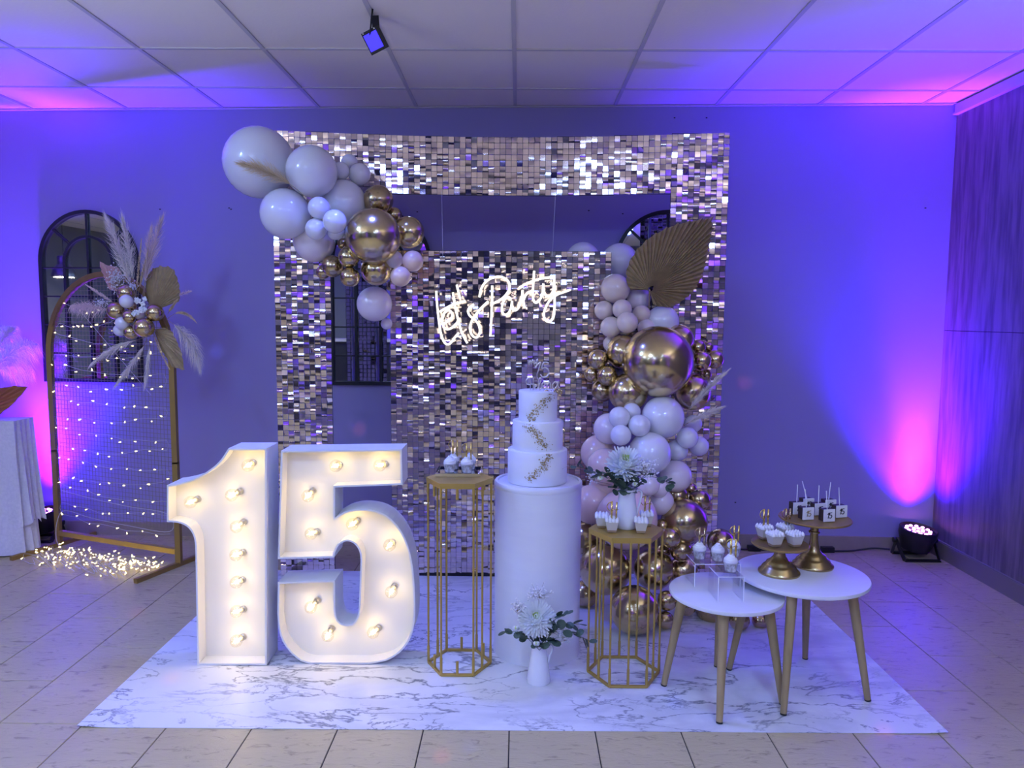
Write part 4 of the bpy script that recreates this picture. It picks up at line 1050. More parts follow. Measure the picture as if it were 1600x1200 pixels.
for (x, y), lb, pk, yw in (((1210, 853.5), 'square cream cup at the front left of the low cake stand', None, .28), ((1241, 853.5), 'square cream cup at the front right of the low cake stand', None, .28), ((1194, 842), 'square cream cup with a pink-lit letter pick, back left of the low stand', 'gold_pick', .28), ((1226, 841), 'square cream cup with a dark letter pick, back right of the low stand', 'gold_chrome_dark', .28)):
    p = atZ(x, y, zl+.002); square_cup((p.x, p.y, zl+.002), yw, lb, pk)
def cake_pop(loc, yaw, num, label, lean=0.):
    t = thing('cake_pop', label, 'cake pop', loc, 'square cake pops on the tall stand'); Z = V(loc)
    o = V(loc); T = Matrix.Translation(o)
    build('cake_block', MB().box(o+V((0, .016, .024)), (.046, .030, .046)), 'chocolate', t)
    n = 9; a = .0235; pts = []
    for sx, sy, ex, ey in ((-1, -1, 1, -1), (1, -1, 1, 1), (1, 1, -1, 1), (-1, 1, -1, -1)):
        for k in range(n*2):
            u = k/(n*2); r_ = 1+.05*(k % 2)
            pts.append((o.x+(sx+(ex-sx)*u)*a*r_, o.z+.025+(sy+(ey-sy)*u)*a*r_))
    pq = build('plaque', MB().prism(pts, o.y-.004, o.y), 'plaque', t)
    def st(P): return [V((o.x+x*.001, o.y-.0045, o.z+.025+y*.001)) for x, y in P]
    mb = MB(); mb.tube(crom(st([(-9, 4), (-4, 9), (-2, 11), (-4, 0), (-6, -11)]), 4), .0017, 6); mb.tube(crom(st([(10, 11), (2, 10), (0, 2), (7, 2), (10, -4), (5, -10), (-2, -8)]), 4), .0017, 6)
    build('numeral', mb, 'numeral_gold' if num else 'ink', pq, smooth=True)
    build('stick', MB().tube([o+V((0, .012, .046)), o+V((lean*.07, .012, .119))], .0019, 7), 'stick_white', t)
    t.rotation_euler = (0, 0, yaw); return t
for (x, y), nm, lb, ln in (((1262, 812), 1, 'cake pop with a gold number 15 plaque, front left on the tall stand', -.12), ((1294.7, 815), 0, 'cake pop with a black 15 plaque, frontmost on the tall stand', -.1), ((1314, 808.5), 0, 'cake pop with a black 15 plaque, far right on the tall stand', -.1),
        ((1247, 803.5), 0, 'cake pop with a plaque partly hidden, far left on the tall stand', 0), ((1280.7, 805), 0, 'cake pop half hidden in the middle row of the tall stand', 0), ((1262.7, 797), 0, 'rearmost cake pop with a strongly leaning stick on the tall stand', -.35), ((1297, 799), 0, 'cake pop at the back right behind the frontmost one', .08)):
    p = atZ(x, y, zt_+.002); cake_pop((p.x, p.y, zt_+.002), .22, nm, lb, ln)

# ================================================================== JUGS AND BOUQUETS
def jug(cx, cy, z0, prof, hpts, label):
    t = thing('jug', label, 'jug', (cx, cy, z0), 'white jugs of flowers'); T = Matrix.Translation((cx, cy, z0))
    inner = [(max(.002, r_-.002), zz) for r_, zz in prof[::-1]]; inner = [(r_, max(zz, .004)) for r_, zz in inner]
    build('body', MB().lathe([(.001, 0)]+prof+inner+[(.001, .004)], 36, T, cap=False), 'jug_enamel', t, smooth=True, sharp=50)
    build('handle', MB().tube(crom([V((cx+x, cy, z0+zz)) for x, zz in hpts], 6), .0042, 8), 'jug_enamel', t, smooth=True)
    return t
def mum(c, rad, axis, label):
    """Chrysanthemum: whorls of narrow curved petals round a green heart."""
    t = thing('chrysanthemum', label, 'flower', c, 'white chrysanthemums'); c = V(c); axis = V(axis).normalized()
    u = axis.orthogonal().normalized(); w_ = axis.cross(u); mb = MB(); hb = MB()
    for ringk in range(10):
        el = R(86-ringk*14.2); n = [8, 15, 22, 28, 34, 38, 38, 36, 32, 24][ringk]; L = rad*[.42, .55, .68, .80, .90, .98, 1.0, 1.0, .96, .9][ringk]
        for k in range(n):
            a = 2*math.pi*(k+.5*(ringk % 2)+rnd(-.2, .2))/n; ra = u*math.cos(a)+w_*math.sin(a); e = el+rnd(-.1, .1)
            d = ra*math.cos(e)+axis*math.sin(e); ll = L*rnd(.88, 1.06); s = axis.cross(ra)*(rad*.072); cup = axis*(rad*.05)
            b0 = c-axis*rad*.25; P0 = b0+d*ll*.25; P1 = b0+d*ll*.72+cup*.4; P2 = b0+d*ll*1.05+axis*(rad*.16)
            (hb if ringk < 2 else mb).add([P0-s*.5, P0+s*.5, P1+s, P1-s, P2+s*.45, P2-s*.45], [(0, 1, 2, 3), (3, 2, 4, 5)])
    mb.ball(c-axis*rad*.18, rad*.46, 14, 10)
    build('petals', mb, 'petal', t, kind='stuff')
    hb.ball(c+axis*rad*.10, rad*.13, 10, 6)
    build('heart', hb, 'petal_core', t, kind='stuff')
    return t
LEAF = MB(); K = 10
LEAF.add([(0, 0, 0)]+[(.5*math.sin(2*math.pi*k/K), .06*abs(math.sin(2*math.pi*k/K)), .5-.5*math.cos(2*math.pi*k/K)) for k in range(1, K)], [(0,)+tuple(range(1, K))])
lf = bpy.data.meshes.new('leaf'); lf.from_pydata(LEAF.v, [], LEAF.f); lf.materials.append(M['eucalyptus'])
def sprig(path, leaves_, size, label, group='eucalyptus sprigs in the jugs'):
    """Eucalyptus: a stalk with round leaves, each leaf a piece."""
    leaves = int(leaves_*1.5)
    P = crom([V(p) for p in path], 6); t = thing('eucalyptus_sprig', label, 'foliage', P[0], group)
    build('stalk', MB().tube(P, .0011, 5), 'stem_green', t)
    for k in range(leaves):
        i = int((k+1.0)/(leaves+0.0)*(len(P)-1)); p = P[i]; d = (P[i]-P[max(0, i-2)]).normalized()
        out = (d*.5+V((rnd(-1, 1), rnd(-.9, .1), rnd(-.8, 1)))*.8).normalized(); s = 1.35*size*rnd(.75, 1.15)
        o = inst('leaf', lf, t, p-WPOS[t]); q = out.to_track_quat('Z', 'Y'); o.rotation_mode = 'QUATERNION'
        from mathutils import Quaternion
        o.rotation_quaternion = q @ Quaternion((0, 0, 1), rnd(-.7, .7)); o.scale = (s*.85, s, s)
    return t
def breath(base, c, spread_, n, label, group="baby's breath in the jugs", material='tiny_bloom'):
    t = thing('babys_breath', label, 'flower', base, group); base, c = V(base), V(c); st = MB(); bl = MB()
    for k in range(int(n*1.6)):
        p = c+V((random.gauss(0, spread_[0]), random.gauss(0, spread_[1]), random.gauss(0, spread_[2]))); r_ = rnd(.0028, .0052)
        bl.add([p+V((r_, 0, 0)), p-V((r_, 0, 0)), p+V((0, r_, 0)), p-V((0, r_, 0)), p+V((0, 0, r_)), p-V((0, 0, r_))], [(0, 2, 4), (2, 1, 4), (1, 3, 4), (3, 0, 4), (2, 0, 5), (1, 2, 5), (3, 1, 5), (0, 3, 5)])
        if k % 3 == 0:
            fork = c+V((0, 0, -1.5*spread_[2])); m_ = fork.lerp(p, .5)+V((rnd(-.006, .006), rnd(-.004, .004), .003)); st.tube([fork, m_, p], .0005, 3, cap=False)
    st.tube([base, base.lerp(c, .5), c+V((0, 0, -1.5*spread_[2]))], .0008, 4, cap=False)
    build('stalks', st, 'stem_dry', t, kind='stuff'); build('blossoms', bl, material, t, kind='stuff')
def rosebud(c, rad, label, group='small white rosebuds in the jugs'):
    t = thing('rosebud', label, 'flower', c, group); c = V(c)
    for k in range(5):
        a = 2*math.pi*k/5; q = c+V((math.cos(a), math.sin(a)*.6, .2))*rad*.45
        build('petal', MB().ball(q, rad*.62, 10, 6, (1, .6, 1.05)), 'petal', t, smooth=True)
    build('bud', MB().ball(c+V((0, -.1*rad, .2*rad)), rad*.55, 10, 6), 'petal_core', t, smooth=True)
J1 = atZ(841.5, 1064, .003); y1 = J1.y
jug(J1.x, y1, .003, [(.046, .0), (.0475, .004), (.040, .06), (.031, .12), (.0275, .143), (.030, .152)], [(.024, .140), (.036, .150), (.049, .146), (.052, .130), (.044, .105), (.037, .078), (.035, .066)], 'slim white enamel jug of flowers standing on the marble mat')
def J(px, py, dy=0.): return atY(px, py, y1+dy)
root1 = J(843, 1016)
mum(J(838, 965, -.015), .070, (-.12, -.75, .62), 'white chrysanthemum in the jug standing on the mat')
for k, (pth, n_, s_) in enumerate((([(843, 1016), (868, 985), (895, 990), (921, 1001)], 9, .030), ([(843, 1016), (866, 970), (884, 958)], 6, .026), ([(843, 1016), (872, 978), (905, 975)], 7, .030), ([(843, 1016), (815, 990), (790, 987)], 6, .024), ([(843, 1016), (850, 1000), (862, 1003)], 5, .030), ([(843, 1016), (832, 1000), (822, 998)], 5, .028))):
    sprig([J(x, y, -.03+.015*(k % 3)) for x, y in pth], n_, s_, ['long eucalyptus sprig reaching right to the short stand', 'eucalyptus sprig rising right of the lower chrysanthemum', 'eucalyptus sprig slanting right above the long one', 'eucalyptus sprig reaching left of the lower jug', 'short eucalyptus sprig at the right rim of the lower jug', 'short eucalyptus sprig at the left rim of the lower jug'][k])
breath(root1, J(842, 927, .03), (.020, .015, .014), 90, "baby's breath standing above the lower chrysanthemum")
breath(root1, J(810, 950, .01), (.016, .012, .016), 60, "baby's breath left of the lower chrysanthemum")
breath(root1, J(882, 993, -.01), (.018, .012, .014), 60, "baby's breath at the lower right of the lower bouquet")
rosebud(J(806, 982, -.02), .014, 'greenish rosebud left of the lower chrysanthemum'); rosebud(J(838, 1006, -.035), .013, 'white rosebud at the rim of the lower jug')
J2 = V((atZ(977.5, 822, H2[2]).x, H2[1]+.015, H2[2])); y2 = J2.y
jug(J2.x, y2, H2[2], [(.040, .0), (.044, .003), (.0455, .018), (.043, .05), (.036, .105), (.033, .125), (.0345, .150), (.037, .158)], [(.033, .142), (.045, .152), (.056, .146), (.058, .130), (.050, .095), (.042, .062), (.0405, .05)], 'white enamel jug of flowers on the short gold stand')
def Q(px, py, dy=0.): return atY(px, py, y2+dy)
root2 = Q(977, 768)
mum(Q(977, 722, -.015), .074, (.02, -.62, .78), 'white chrysanthemum in the jug on the short gold stand')
for k, (pth, n_, s_) in enumerate((([(977, 768), (945, 745), (918, 733), (892, 727)], 8, .026), ([(977, 768), (958, 750), (925, 738)], 6, .034), ([(977, 768), (962, 752), (952, 742)], 5, .036), ([(977, 768), (982, 752), (976, 742)], 5, .036), ([(977, 768), (1010, 745), (1040, 752), (1047, 758)], 7, .028), ([(977, 768), (968, 762), (960, 764)], 4, .032), ([(977, 768), (995, 760), (988, 750)], 4, .030))):
    sprig([Q(x, y, -.03+.012*(k % 3)) for x, y in pth], n_, s_, ['long eucalyptus sprig reaching left towards the cake', 'eucalyptus sprig with large leaves left of the upper bouquet', 'short eucalyptus sprig under the left of the upper chrysanthemum', 'eucalyptus sprig right under the upper chrysanthemum', 'long eucalyptus sprig reaching right over the balloons', 'low eucalyptus sprig on the left rim of the upper jug', 'low eucalyptus sprig on the right rim of the upper jug'][k])
breath(root2, Q(1008, 733, -.01), (.022, .014, .018), 130, "baby's breath right of the upper chrysanthemum")
breath(root2, Q(928, 745, .01), (.014, .012, .010), 40, "baby's breath at the left of the upper bouquet")
rosebud(Q(938, 747, -.02), .013, 'white rosebud left of the upper jug'); rosebud(Q(992, 757, -.03), .013, 'cream rosebud at the right rim of the upper jug')

# ================================================================== GOLD MESH ARCH WITH FAIRY LIGHTS
pL, pR = V((-2.843, 4.425, 0)), V((-1.936, 4.082, 0)); ax = (pR-pL).normalized(); Wd = (pR-pL).length; nrm = V((ax.y, -ax.x, 0))
SP = 1.18; ra = Wd/2
def AP(s, z, off=0.): return pL+ax*s+V((0, 0, z))+nrm*off
st = thing('arch_stand', 'gold arched stand with wire mesh, leaning flowers at its top right', 'stand', (pL+pR)/2)
rails = [AP(0, .02), AP(0, .6), AP(0, SP)]+[AP(ra-ra*math.cos(math.pi*k/24), SP+ra*math.sin(math.pi*k/24)) for k in range(1, 24)]+[AP(Wd, SP), AP(Wd, .6), AP(Wd, .02)]
mb = MB()
for a, b in zip(rails, rails[1:]): mb.bar(a-(b-a).normalized()*.004, b+(b-a).normalized()*.004, .030, .030)
build('arch_frame', mb, 'gold_brown', st)
build('bottom_rail', MB().bar(AP(.015, .085), AP(Wd-.015, .085), .03, .03), 'gold_satin', st)
for s in (0, Wd): build('foot_bar', MB().bar(AP(s, .0125, .30), AP(s, .0125, -.25), .025, .025), 'gold_brown', st)
mb = MB()
stp = .0262; k = 1
def htop(s): return SP+math.sqrt(max(0, ra**2-(s-ra)**2))
while k*stp < Wd-.01:
    s = k*stp; mb.tube([AP(s, .20, .0), AP(s, htop(s)-.01, .0)], .0012, 4, cap=False); k += 1
z = .21
while z < SP+ra-.03:
    d = 0 if z < SP else ra-math.sqrt(max(0, ra**2-(z-SP)**2)); mb.tube([AP(d+.012, z, .003), AP(Wd-d-.012, z, .003)], .0012, 4, cap=False); z += .0262
build('wire_mesh', mb, 'mesh_wire', st, kind='stuff')
# the string of fairy lights: zigzag on the mesh, then a heap on the floor
fl_t = thing('fairy_lights', 'string of warm fairy lights woven through the mesh and heaped on the floor', 'string lights', AP(Wd/2, .003, .15))
FB = MB().lathe([(.0045, 0), (.0042, .005), (.0028, .012), (.0012, .016)], 7); fb = bpy.data.meshes.new('fairy_bulb'); fb.from_pydata(FB.v, [], FB.f); fb.materials.append(M['fairy'])
wire = []; spots = []
nrow = 15
for r_ in range(nrow):
    z0 = 1.50-r_*.092; d = .05 if z0 < SP else .05+ra-math.sqrt(max(0.01, ra**2-(z0-SP)**2))
    a, b = (d, Wd-.05) if r_ % 2 == 0 else (Wd-.05, d)
    if z0 > 1.35: b = min(b, .55) if r_ % 2 == 0 else b; a = min(a, .55)
    for k in range(9):
        u = k/8; s = a+(b-a)*u; zz = z0-.03*math.sin(math.pi*u)-.092*u*.35+rnd(-.012, .012); wire.append(AP(s, zz, .010))
        if k < 8: spots.append((AP(s+rnd(-.03, .03), zz+rnd(-.018, .010), .016), True))
build('light_wire', MB().tube(crom(wire, 2), .0011, 4, cap=False), 'wire_clear', fl_t)
for nlp in range(3):
    hp = []
    for k in range(60):
        s = .05+.86*random.random(); hp.append(AP(s, rnd(.006, .045), .05+.26*random.random()*(1-.15*s)+.03*nlp))
    hp = sorted(hp, key=lambda p: (p-pL).dot(ax)+.25*math.sin(11*(p-pL).dot(nrm)))
    build('light_wire', MB().tube(crom(hp, 4), .0011, 4, cap=False), 'wire_clear', fl_t)
for k in range(178):
    s = .02+.90*random.random()**.85; w_ = .04+abs(random.gauss(.12, .075))
    spots.append((AP(s, rnd(.006, .05), min(w_, .33)), False))
for p, up in spots:
    o = inst('fairy_bulb', fb, fl_t, p-WPOS[fl_t]); o.rotation_euler = (rnd(-1.9, 1.9), rnd(-1.9, 1.9), rnd(0, 3))
    s = rnd(.7, 1.05); o.scale = (s, s, s)
# wire loops tied at the lower mesh
lp = [AP(.06, .36, .012), AP(.30, .335, .014), AP(.6, .315, .014), AP(Wd-.06, .30, .012), AP(Wd-.05, .20, .014), AP(.6, .20, .016), AP(.3, .215, .016), AP(.08, .235, .014), AP(.03, .16, .03), AP(.06, .06, .06), AP(.16, .02, .1)]
build('light_wire', MB().tube(crom(lp, 6), .0016, 5, cap=False), 'wire_clear', fl_t)
lp = [AP(.24, 1.50, .014), AP(.55, 1.22, .014), AP(.82, .98, .014)]
build('light_wire', MB().tube(crom(lp, 4), .0011, 5, cap=False), 'wire_clear', fl_t)

# flowers, grasses and balloons tied to the top right of the arch
FYd = 4.08
GF, GB = 'dried grasses on the mesh arch', 'small balloons in the arch bouquet'
def Fp(px, py, dy=0.): return atY(px, py, FYd+dy)
for (a, b, w_, n_, ma, lb, bv, stt, tight, dr) in (
 ((210, 470), (168, 345), .045, 620, 'pampas_white', 'tall pale plume rising leftmost from the arch bouquet', (.02, 0, .0), .2, False, 0),
 ((212, 468), (192, 343), .035, 480, 'pampas_white', 'tall pale plume beside the leftmost one in the arch bouquet', (.01, 0, 0), .25, False, 0),
 ((222, 465), (252, 345), .040, 520, 'pampas_pink', 'wispy pinkish plume rising at the right of the arch bouquet', (-.01, 0, .02), .2, False, 0),
 ((225, 462), (236, 360), .030, 380, 'pampas_pink', 'pinkish plume beside the wispy right one', (-.01, 0, .0), .2, False, 0),
 ((214, 470), (231, 394), .012, 420, 'pampas_tan', 'dense tan bunny-tail grass upright in the arch bouquet', (.0, 0, .02), .25, True, 0),
 ((212, 470), (221, 375), .010, 380, 'pampas_tan', 'slim tan bunny-tail grass left of the dense one', (.0, 0, .01), .25, True, 0),
 ((182, 488), (115, 478), .045, 560, 'pampas_pink', 'broad lilac plume spreading left from the arch bouquet', (0, 0, .02), .2, False, .05),
 ((188, 480), (136, 446), .012, 360, 'pampas_pink', 'slim pink grass head pointing up left', (0, 0, 0), .25, True, 0),
 ((226, 528), (146, 566), .020, 420, 'pampas_white', 'pale plume hanging down left in front of the mesh', (-.02, 0, .03), .15, False, .02),
 ((230, 530), (183, 598), .018, 360, 'pampas_white', 'pale plume hanging down steeply in front of the mesh', (.02, 0, 0), .15, False, .02),
 ((234, 530), (226, 601), .014, 300, 'pampas_white', 'pale plume hanging straight down in front of the mesh', (.01, 0, 0), .15, False, .02),
 ((262, 500), (311, 568), .050, 680, 'pampas_white', 'big pale plume drooping right of the arch post', (.05, 0, .03), .12, False, .05),
 ((260, 500), (306, 503), .013, 420, 'pampas_tan', 'curved tan bunny-tail grass at the right of the bouquet', (0, 0, .09), .3, True, 0),
 ((246, 520), (271, 549), .008, 260, 'pampas_tan', 'small cream grass head over the lower palm leaf', (0, 0, .0), .2, True, 0),
 ((262, 490), (277, 468), .012, 300, 'pampas_tan', 'short tan grass head below the upper palm leaf', (0, 0, .0), .1, True, 0),
 ((240, 520), (264, 575), .012, 260, 'pampas_tan', 'thin tan grass along the lower palm leaf edge', (-.01, 0, .0), .1, True, 0),
 ((276, 462), (298, 455), .016, 160, 'pampas_pink', 'small lilac wisp right of the upper palm leaf', (0, 0, 0), .1, False, 0)):
    plume(Fp(*a, -.02), Fp(*b, -.05), w_, n_, ma, lb, GF, bv, stt, tight=tight, droop=dr)
def F8(pts): return [(130+x/8, 330+y/8) for x, y in pts]
def F6(pts): return [(130+x/6.667, 440+y/6.667) for x, y in pts]
fan_leaf((236, 487), F8([(785, 960), (800, 840), (835, 770), (885, 720), (960, 692), (1080, 702), (1135, 735), (1160, 800), (1192, 885), (1212, 1000), (1215, 1080), (1195, 1130)]), FYd-.01, 'palm_dry', 'brown dried palm leaf at the upper right of the arch bouquet', 'dried palm leaves', n=20, depth=.010, stem_to=Fp(225, 505), lean=.02)
fan_leaf((240, 515), F6([(850, 480), (930, 520), (990, 650), (1035, 760), (1045, 870), (1062, 918), (1000, 905), (935, 890), (880, 800), (815, 705)]), FYd-.03, 'palm_dry', 'brown dried palm leaf pointing down right below the arch bouquet', 'dried palm leaves', n=15, depth=.010, stem_to=Fp(228, 505), lean=.0)
fan_leaf((186, 456), F8([(330, 980), (255, 800), (205, 655), (228, 636), (330, 690), (425, 690), (480, 760)]), FYd+.01, 'palm_pink', 'pink dried palm leaf behind the left of the arch bouquet', 'dried palm leaves', n=10, depth=.008, stem_to=Fp(200, 480), lean=.0)
for px, py, r_, dy, kd, lb in ((197, 458, 13.5, -.02, 'g', 'gold balloon at the top of the arch bouquet'), (197.5, 471, 10.5, -.07, 'w', 'white balloon in front of the top gold one, arch bouquet'), (181, 486, 13.5, -.05, 'g', 'gold balloon at the left of the arch bouquet'), (202, 495, 10, -.09, 'g', 'small gold balloon in the middle of the arch bouquet'),
        (206, 479, 7.5, -.03, 'g', 'tiny gold balloon behind the white hydrangea'), (191, 505, 10.5, -.07, 'w', 'white balloon below the left gold one, arch bouquet'), (187, 516, 9.5, -.03, 'w', 'lowest white balloon of the arch bouquet'), (205, 519, 11.5, -.05, 'g', 'lower left gold balloon of the arch bouquet'), (225, 512, 15.5, -.09, 'g', 'largest gold balloon, bottom of the arch bouquet'), (242, 489, 13.5, -.06, 'g', 'gold balloon at the right of the arch bouquet'), (219, 492, 8, -.06, 'p', 'small white balloon under the white hydrangea')):
    balloon(px, py, r_, FYd+dy, kd, lb, GB, tall=1.0)
def hydrangea(c, label):
    t = thing('hydrangea', label, 'flower', c); c = V(c)
    for k in range(14):
        q = c+V((rnd(-.032, .032), rnd(-.02, .0), rnd(-.04, .045)))
        for j in range(4):
            a = j*math.pi/2+.4*k; build('petal', MB().ball(q+V((math.cos(a)*.008, 0, math.sin(a)*.008)), .0078, 6, 4, (1, .35, 1)), 'petal', t, smooth=True)
hydrangea(Fp(219, 479, -.10), 'white hydrangea sprig in the middle of the arch bouquet')
breath(Fp(200, 480), Fp(183, 437, -.02), (.026, .015, .030), 170, "dried baby's breath at the upper left of the arch bouquet", 'dried blossoms on the arch', 'tiny_bloom')
breath(Fp(200, 480), Fp(157, 474, -.02), (.018, .012, .010), 50, "dried baby's breath at the far left of the arch bouquet", 'dried blossoms on the arch', 'tiny_bloom')
breath(Fp(200, 480), Fp(207, 447, -.03), (.012, .010, .010), 40, "dried baby's breath above the top gold balloon of the arch", 'dried blossoms on the arch', 'tiny_bloom')

# ================================================================== DRAPED TABLE AT THE LEFT EDGE
x0, x1, y0_, y1_, zt = -3.9, -2.955, 4.215, 4.38, .80
t = thing('draped_table', 'table under a white lace cloth with scalloped edge at the left picture edge', 'table', ((x0+x1)/2, (y0_+y1_)/2, 0))
mb = MB(); mb.box(((x0+x1)/2, (y0_+y1_)/2, zt-.01), (x1-x0-.02, y1_-y0_-.02, .02)); build('table_board', mb, 'trim', t)
for sx in (x0+.06, x1-.06):
    for sy in (y0_+.06, y1_-.06): build('leg', MB().box((sx, sy, (zt-.02)/2), (.035, .035, zt-.02)), 'trim', t)
def cloth(name, off, low, scall, flare, ph):
    per = []; n = 26
    cs = [(x0, y0_), (x1, y0_), (x1, y1_), (x0, y1_)]
    for k in range(4):
        a, b = V(cs[k]), V(cs[(k+1) % 4])
        for j in range(n): per.append(a.lerp(b, j/n))
    N = len(per); c = V(((x0+x1)/2, (y0_+y1_)/2)); mb = MB(); rings = []
    for lv in range(9):
        u = lv/8; ringp = []
        for i, p in enumerate(per):
            d = (p-c); nn = d.normalized(); fold = math.sin(i*.95+ph)*.022*u**.7+math.sin(i*.37+ph)*.018*u
            zz = zt+.003+off-(zt-low)*u
            if lv == 8: zz += scall*abs(math.sin(i*.6))+ .0
            q = p+nn*(.006+off*1.5+fold*1.0+flare*u*u); ringp.append((q.x, q.y, max(.004, zz)))
        rings.append(ringp)
    vs = [p for r_ in rings for p in r_]; fs = [tuple(range(N))]
    for lv in range(8): fs += [(lv*N+i, lv*N+(i+1) % N, (lv+1)*N+(i+1) % N, (lv+1)*N+i) for i in range(N)]
    build(name, mb.add(vs, fs), 'lace', t, smooth=True, sharp=60)
cloth('tablecloth', 0., .006, 0., .03, 0.)
cloth('lace_overlay', .008, .16, .035, .02, 1.3)
vz = zt+.012
vp = thing('vase', 'pale ceramic vase on the draped table at the left picture edge', 'vase', (-3.22, 4.33, vz))
build('body', MB().lathe([(.045, 0), (.06, .02), (.07, .08), (.05, .15), (.04, .17), (.045, .18)], 24, Matrix.Translation((-3.22, 4.33, vz))), 'ceramic', vp, smooth=True, sharp=50)
vt = V((-3.22, 4.33, vz+.17))
for (b, w_, lb, bv, ma) in (((52, 540), .06, 'magenta-lit plume at the left edge, upper right one', (0, 0, .12), 'pampas_white'), ((46, 575), .05, 'magenta-lit plume at the left edge, lower one', (0, 0, .14), 'pampas_white'), ((20, 515), .06, 'magenta-lit plume at the left edge, tallest one', (0, 0, .10), 'pampas_white')):
    plume(vt, atY(*b, 4.57), w_*1.5, 1000, ma, lb, 'plumes in the vase at the left edge', bv, .35, droop=.10)
t = thing('party_light', 'small party light hung high behind the camera', 'stage light', PARTY)
build('housing', MB().lathe([(.03, .02), (.07, .04), (.07, .10), (.03, .12)], 20, Matrix.Translation(PARTY)), 'black_plastic', t)
build('hanger', MB().tube([PARTY+V((0, 0, .12)), V((PARTY.x, PARTY.y, 2.70))], .008, 8), 'black_plastic', t)
fan_leaf((-38, 645), [(-30, 615), (0, 606), (25, 603), (44, 604), (38, 612), (30, 622), (18, 634), (0, 648), (-12, 655)], 4.3, 'palm_rust', 'rust-coloured palm leaf at the left picture edge', 'dried palm leaves', n=10, depth=.012, stem_to=vt, lean=-.02)

# ================================================================== UPLIGHTS, CABLE, FLOODLIGHTS
def uplight(cx, cy, rad, tilt, label):
    t = thing('uplight', label, 'stage light', (cx, cy, 0), 'floor uplights in the corners')
    T = Matrix.Translation((cx, cy, .045)) @ Matrix.Rotation(tilt[0], 4, 'X') @ Matrix.Rotation(tilt[1], 4, 'Y')
    hs = build('housing', MB().lathe([(.05, 0), (rad*.78, .01), (rad*.86, .05), (rad*.96, .085), (rad, .10), (rad, .135), (rad*.95, .140), (rad*.93, .132), (rad*.90, .126), (.001, .126)], 36, T), 'black_plastic', t, smooth=True, sharp=40)
    k = 0
    for rr, n in ((.26, 6), (.62, 12)):
        for j in range(n):
            a = 2*math.pi*j/n+k; c = T @ V((rr*rad*math.cos(a), rr*rad*math.sin(a), .129))
            build('led_lens', MB().ball(c, rad*.105, 10, 6, (1, 1, .6)), 'led_pink', hs, smooth=True)
        k += .2
    for s in (-1, 1):
        mb = MB(); sx = cx+s*(rad+.008); mb.bar((sx, cy, .105), (sx-s*.01, cy-.09, .006), .004, .03); mb.bar((sx, cy, .105), (sx-s*.01, cy+.06, .006), .004, .03)
        build('bracket', mb, 'black_plastic', t)
        build('bracket_knob', MB().lathe([(.016, 0), (.018, .006), (.016, .018)], 14, Matrix.Translation((sx, cy, .105)) @ Matrix.Rotation(s*math.pi/2, 4, 'Y')), 'black_plastic', t)
    for dy in (-.09, .06): build('bracket_foot', MB().bar((cx-rad, cy+dy, .006), (cx+rad, cy+dy, .006), .03, .010), 'black_plastic', t)
    return t
uplight(*UPLIGHTS[0], (R(7), R(4)), 'black round uplight with pink LEDs at the foot of the right corner')
uplight(*UPLIGHTS[1], (R(8), R(-6)), 'black round uplight with pink LEDs behind the gold arch at the left')
for k, nm in ((2, 'along the right wall'), (3, 'at the far left wall'), (4, 'at the rear wall')): uplight(*UPLIGHTS[k], (0, 0), 'black round uplight with pink LEDs %s behind the camera' % nm)
t = thing('power_cable', 'black power cable with two connectors along the baseboard at the right', 'cable', (1.7, 4.47, 0))
pts = [(2.26, 4.36, .05), (2.18, 4.42, .036), (2.05, 4.44, .012), (1.8, 4.45, .008), (1.5, 4.46, .008), (1.2, 4.48, .008), (.9, 4.49, .008)]
build('cord', MB().tube(crom([V(p) for p in pts], 6), .006, 7), 'black_plastic', t, smooth=True)
for x in (1.92, 1.47): build('connector', MB().box((x, 4.447 if x > 1.6 else 4.46, .018), (.075, .035, .032)), 'black_plastic', t)
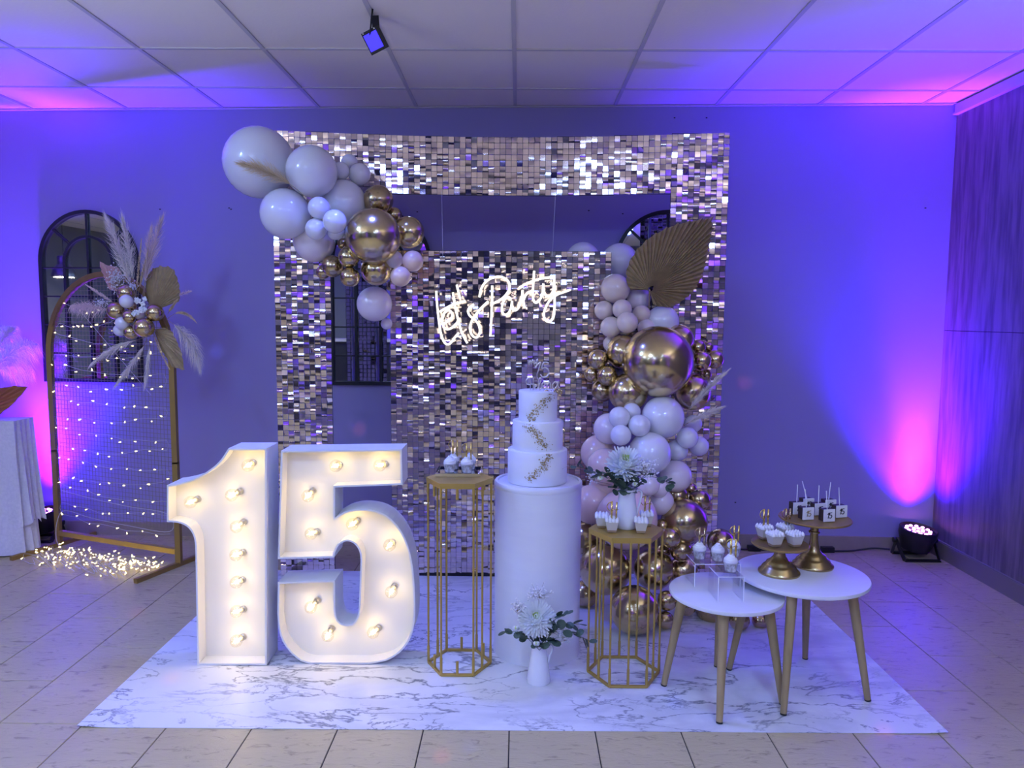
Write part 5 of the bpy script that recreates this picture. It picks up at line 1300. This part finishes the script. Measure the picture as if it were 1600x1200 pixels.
for (x, y), sd in zip(FILL_SPOTS, ('left', 'right')):  # stands for the added fill light, never in view
    t = thing('added_fill_lamp', 'added fill lamp on a slim black pole beside the camera, %s of it' % sd, 'floor lamp', (x, y, 0), 'added fill lamps beside the camera'); T = Matrix.Translation((x, y, 0))
    build('base', MB().lathe([(.13, 0), (.13, .015), (.02, .03)], 28, T), 'black_plastic', t); build('pole', MB().tube([(x, y, .02), (x, y, 1.70)], .012, 10), 'black_plastic', t)
    build('shade', MB().lathe([(.02, 1.69), (.09, 1.71), (.14, 1.78), (.138, 1.78), (.088, 1.715), (.02, 1.70)], 28, T, cap=False), 'black_plastic', t, smooth=True)
    build('bulb', MB().ball((x, y, 1.745), .03, 12, 8), 'pendant_glow', t, smooth=True)
# blue floodlight hanging from a ceiling bar
fc = atY(586, 63, 3.22); t = thing('floodlight', 'small black floodlight glowing blue, hung from the ceiling grid', 'floodlight', (fc.x, fc.y, fc.z))
n_ = V((-.30, -.80, -.52)).normalized(); u = (V((1, 0, 0))-n_*n_.x).normalized(); u = (Matrix.Rotation(R(26), 3, n_) @ u); w2 = n_.cross(u)
def slab(name, c, a, b, d, ma, par): 
    P = [c+u*(i*a)+w2*(j*b)+n_*(k*d) for k in (-1, 1) for i, j in ((-1, -1), (1, -1), (1, 1), (-1, 1))]
    return build(name, MB().add(P, [(3, 2, 1, 0), (4, 5, 6, 7), (0, 1, 5, 4), (1, 2, 6, 5), (2, 3, 7, 6), (3, 0, 4, 7)]), ma, par)
slab('housing', fc, .040, .046, .014, 'black_plastic', t); slab('lens', fc+n_*.0148, .034, .034, .001, 'led_blue', t)
slab('screw', fc+n_*.0148+w2*.042+u*.03, .003, .003, .001, 'steel', t); slab('screw', fc+n_*.0148+w2*.042-u*.03, .003, .003, .001, 'steel', t)
tp_ = atZ(583, 16, 2.699); hk = atZ(586, 24, 2.699)
build('bracket', MB().bar(fc-n_*.014, V((fc.x+.005, fc.y+.02, 2.60)), .05, .006).bar(V((fc.x+.005, fc.y+.02, 2.598)), V((hk.x, hk.y, 2.698)), .03, .006), 'black_plastic', t)
build('cable', MB().tube(crom([fc-n_*.014+u*-.02, V((fc.x-.03, fc.y+.03, 2.58)), V((tp_.x-.01, tp_.y, 2.64)), V((tp_.x, tp_.y-.01, 2.70))], 6), .004, 6), 'black_plastic', t, smooth=True)
wf = V((-2.25, 2.27, 2.60)); t = thing('floodlight', 'white ceiling floodlight left of and above the picture', 'floodlight', wf)
build('housing', MB().box((-2.25, 2.25, 2.61), (.30, .05, .20)), 'black_plastic', t)
build('bracket', MB().bar((-2.25, 2.25, 2.70), (-2.25, 2.25, 2.62), .03, .006), 'black_plastic', t)
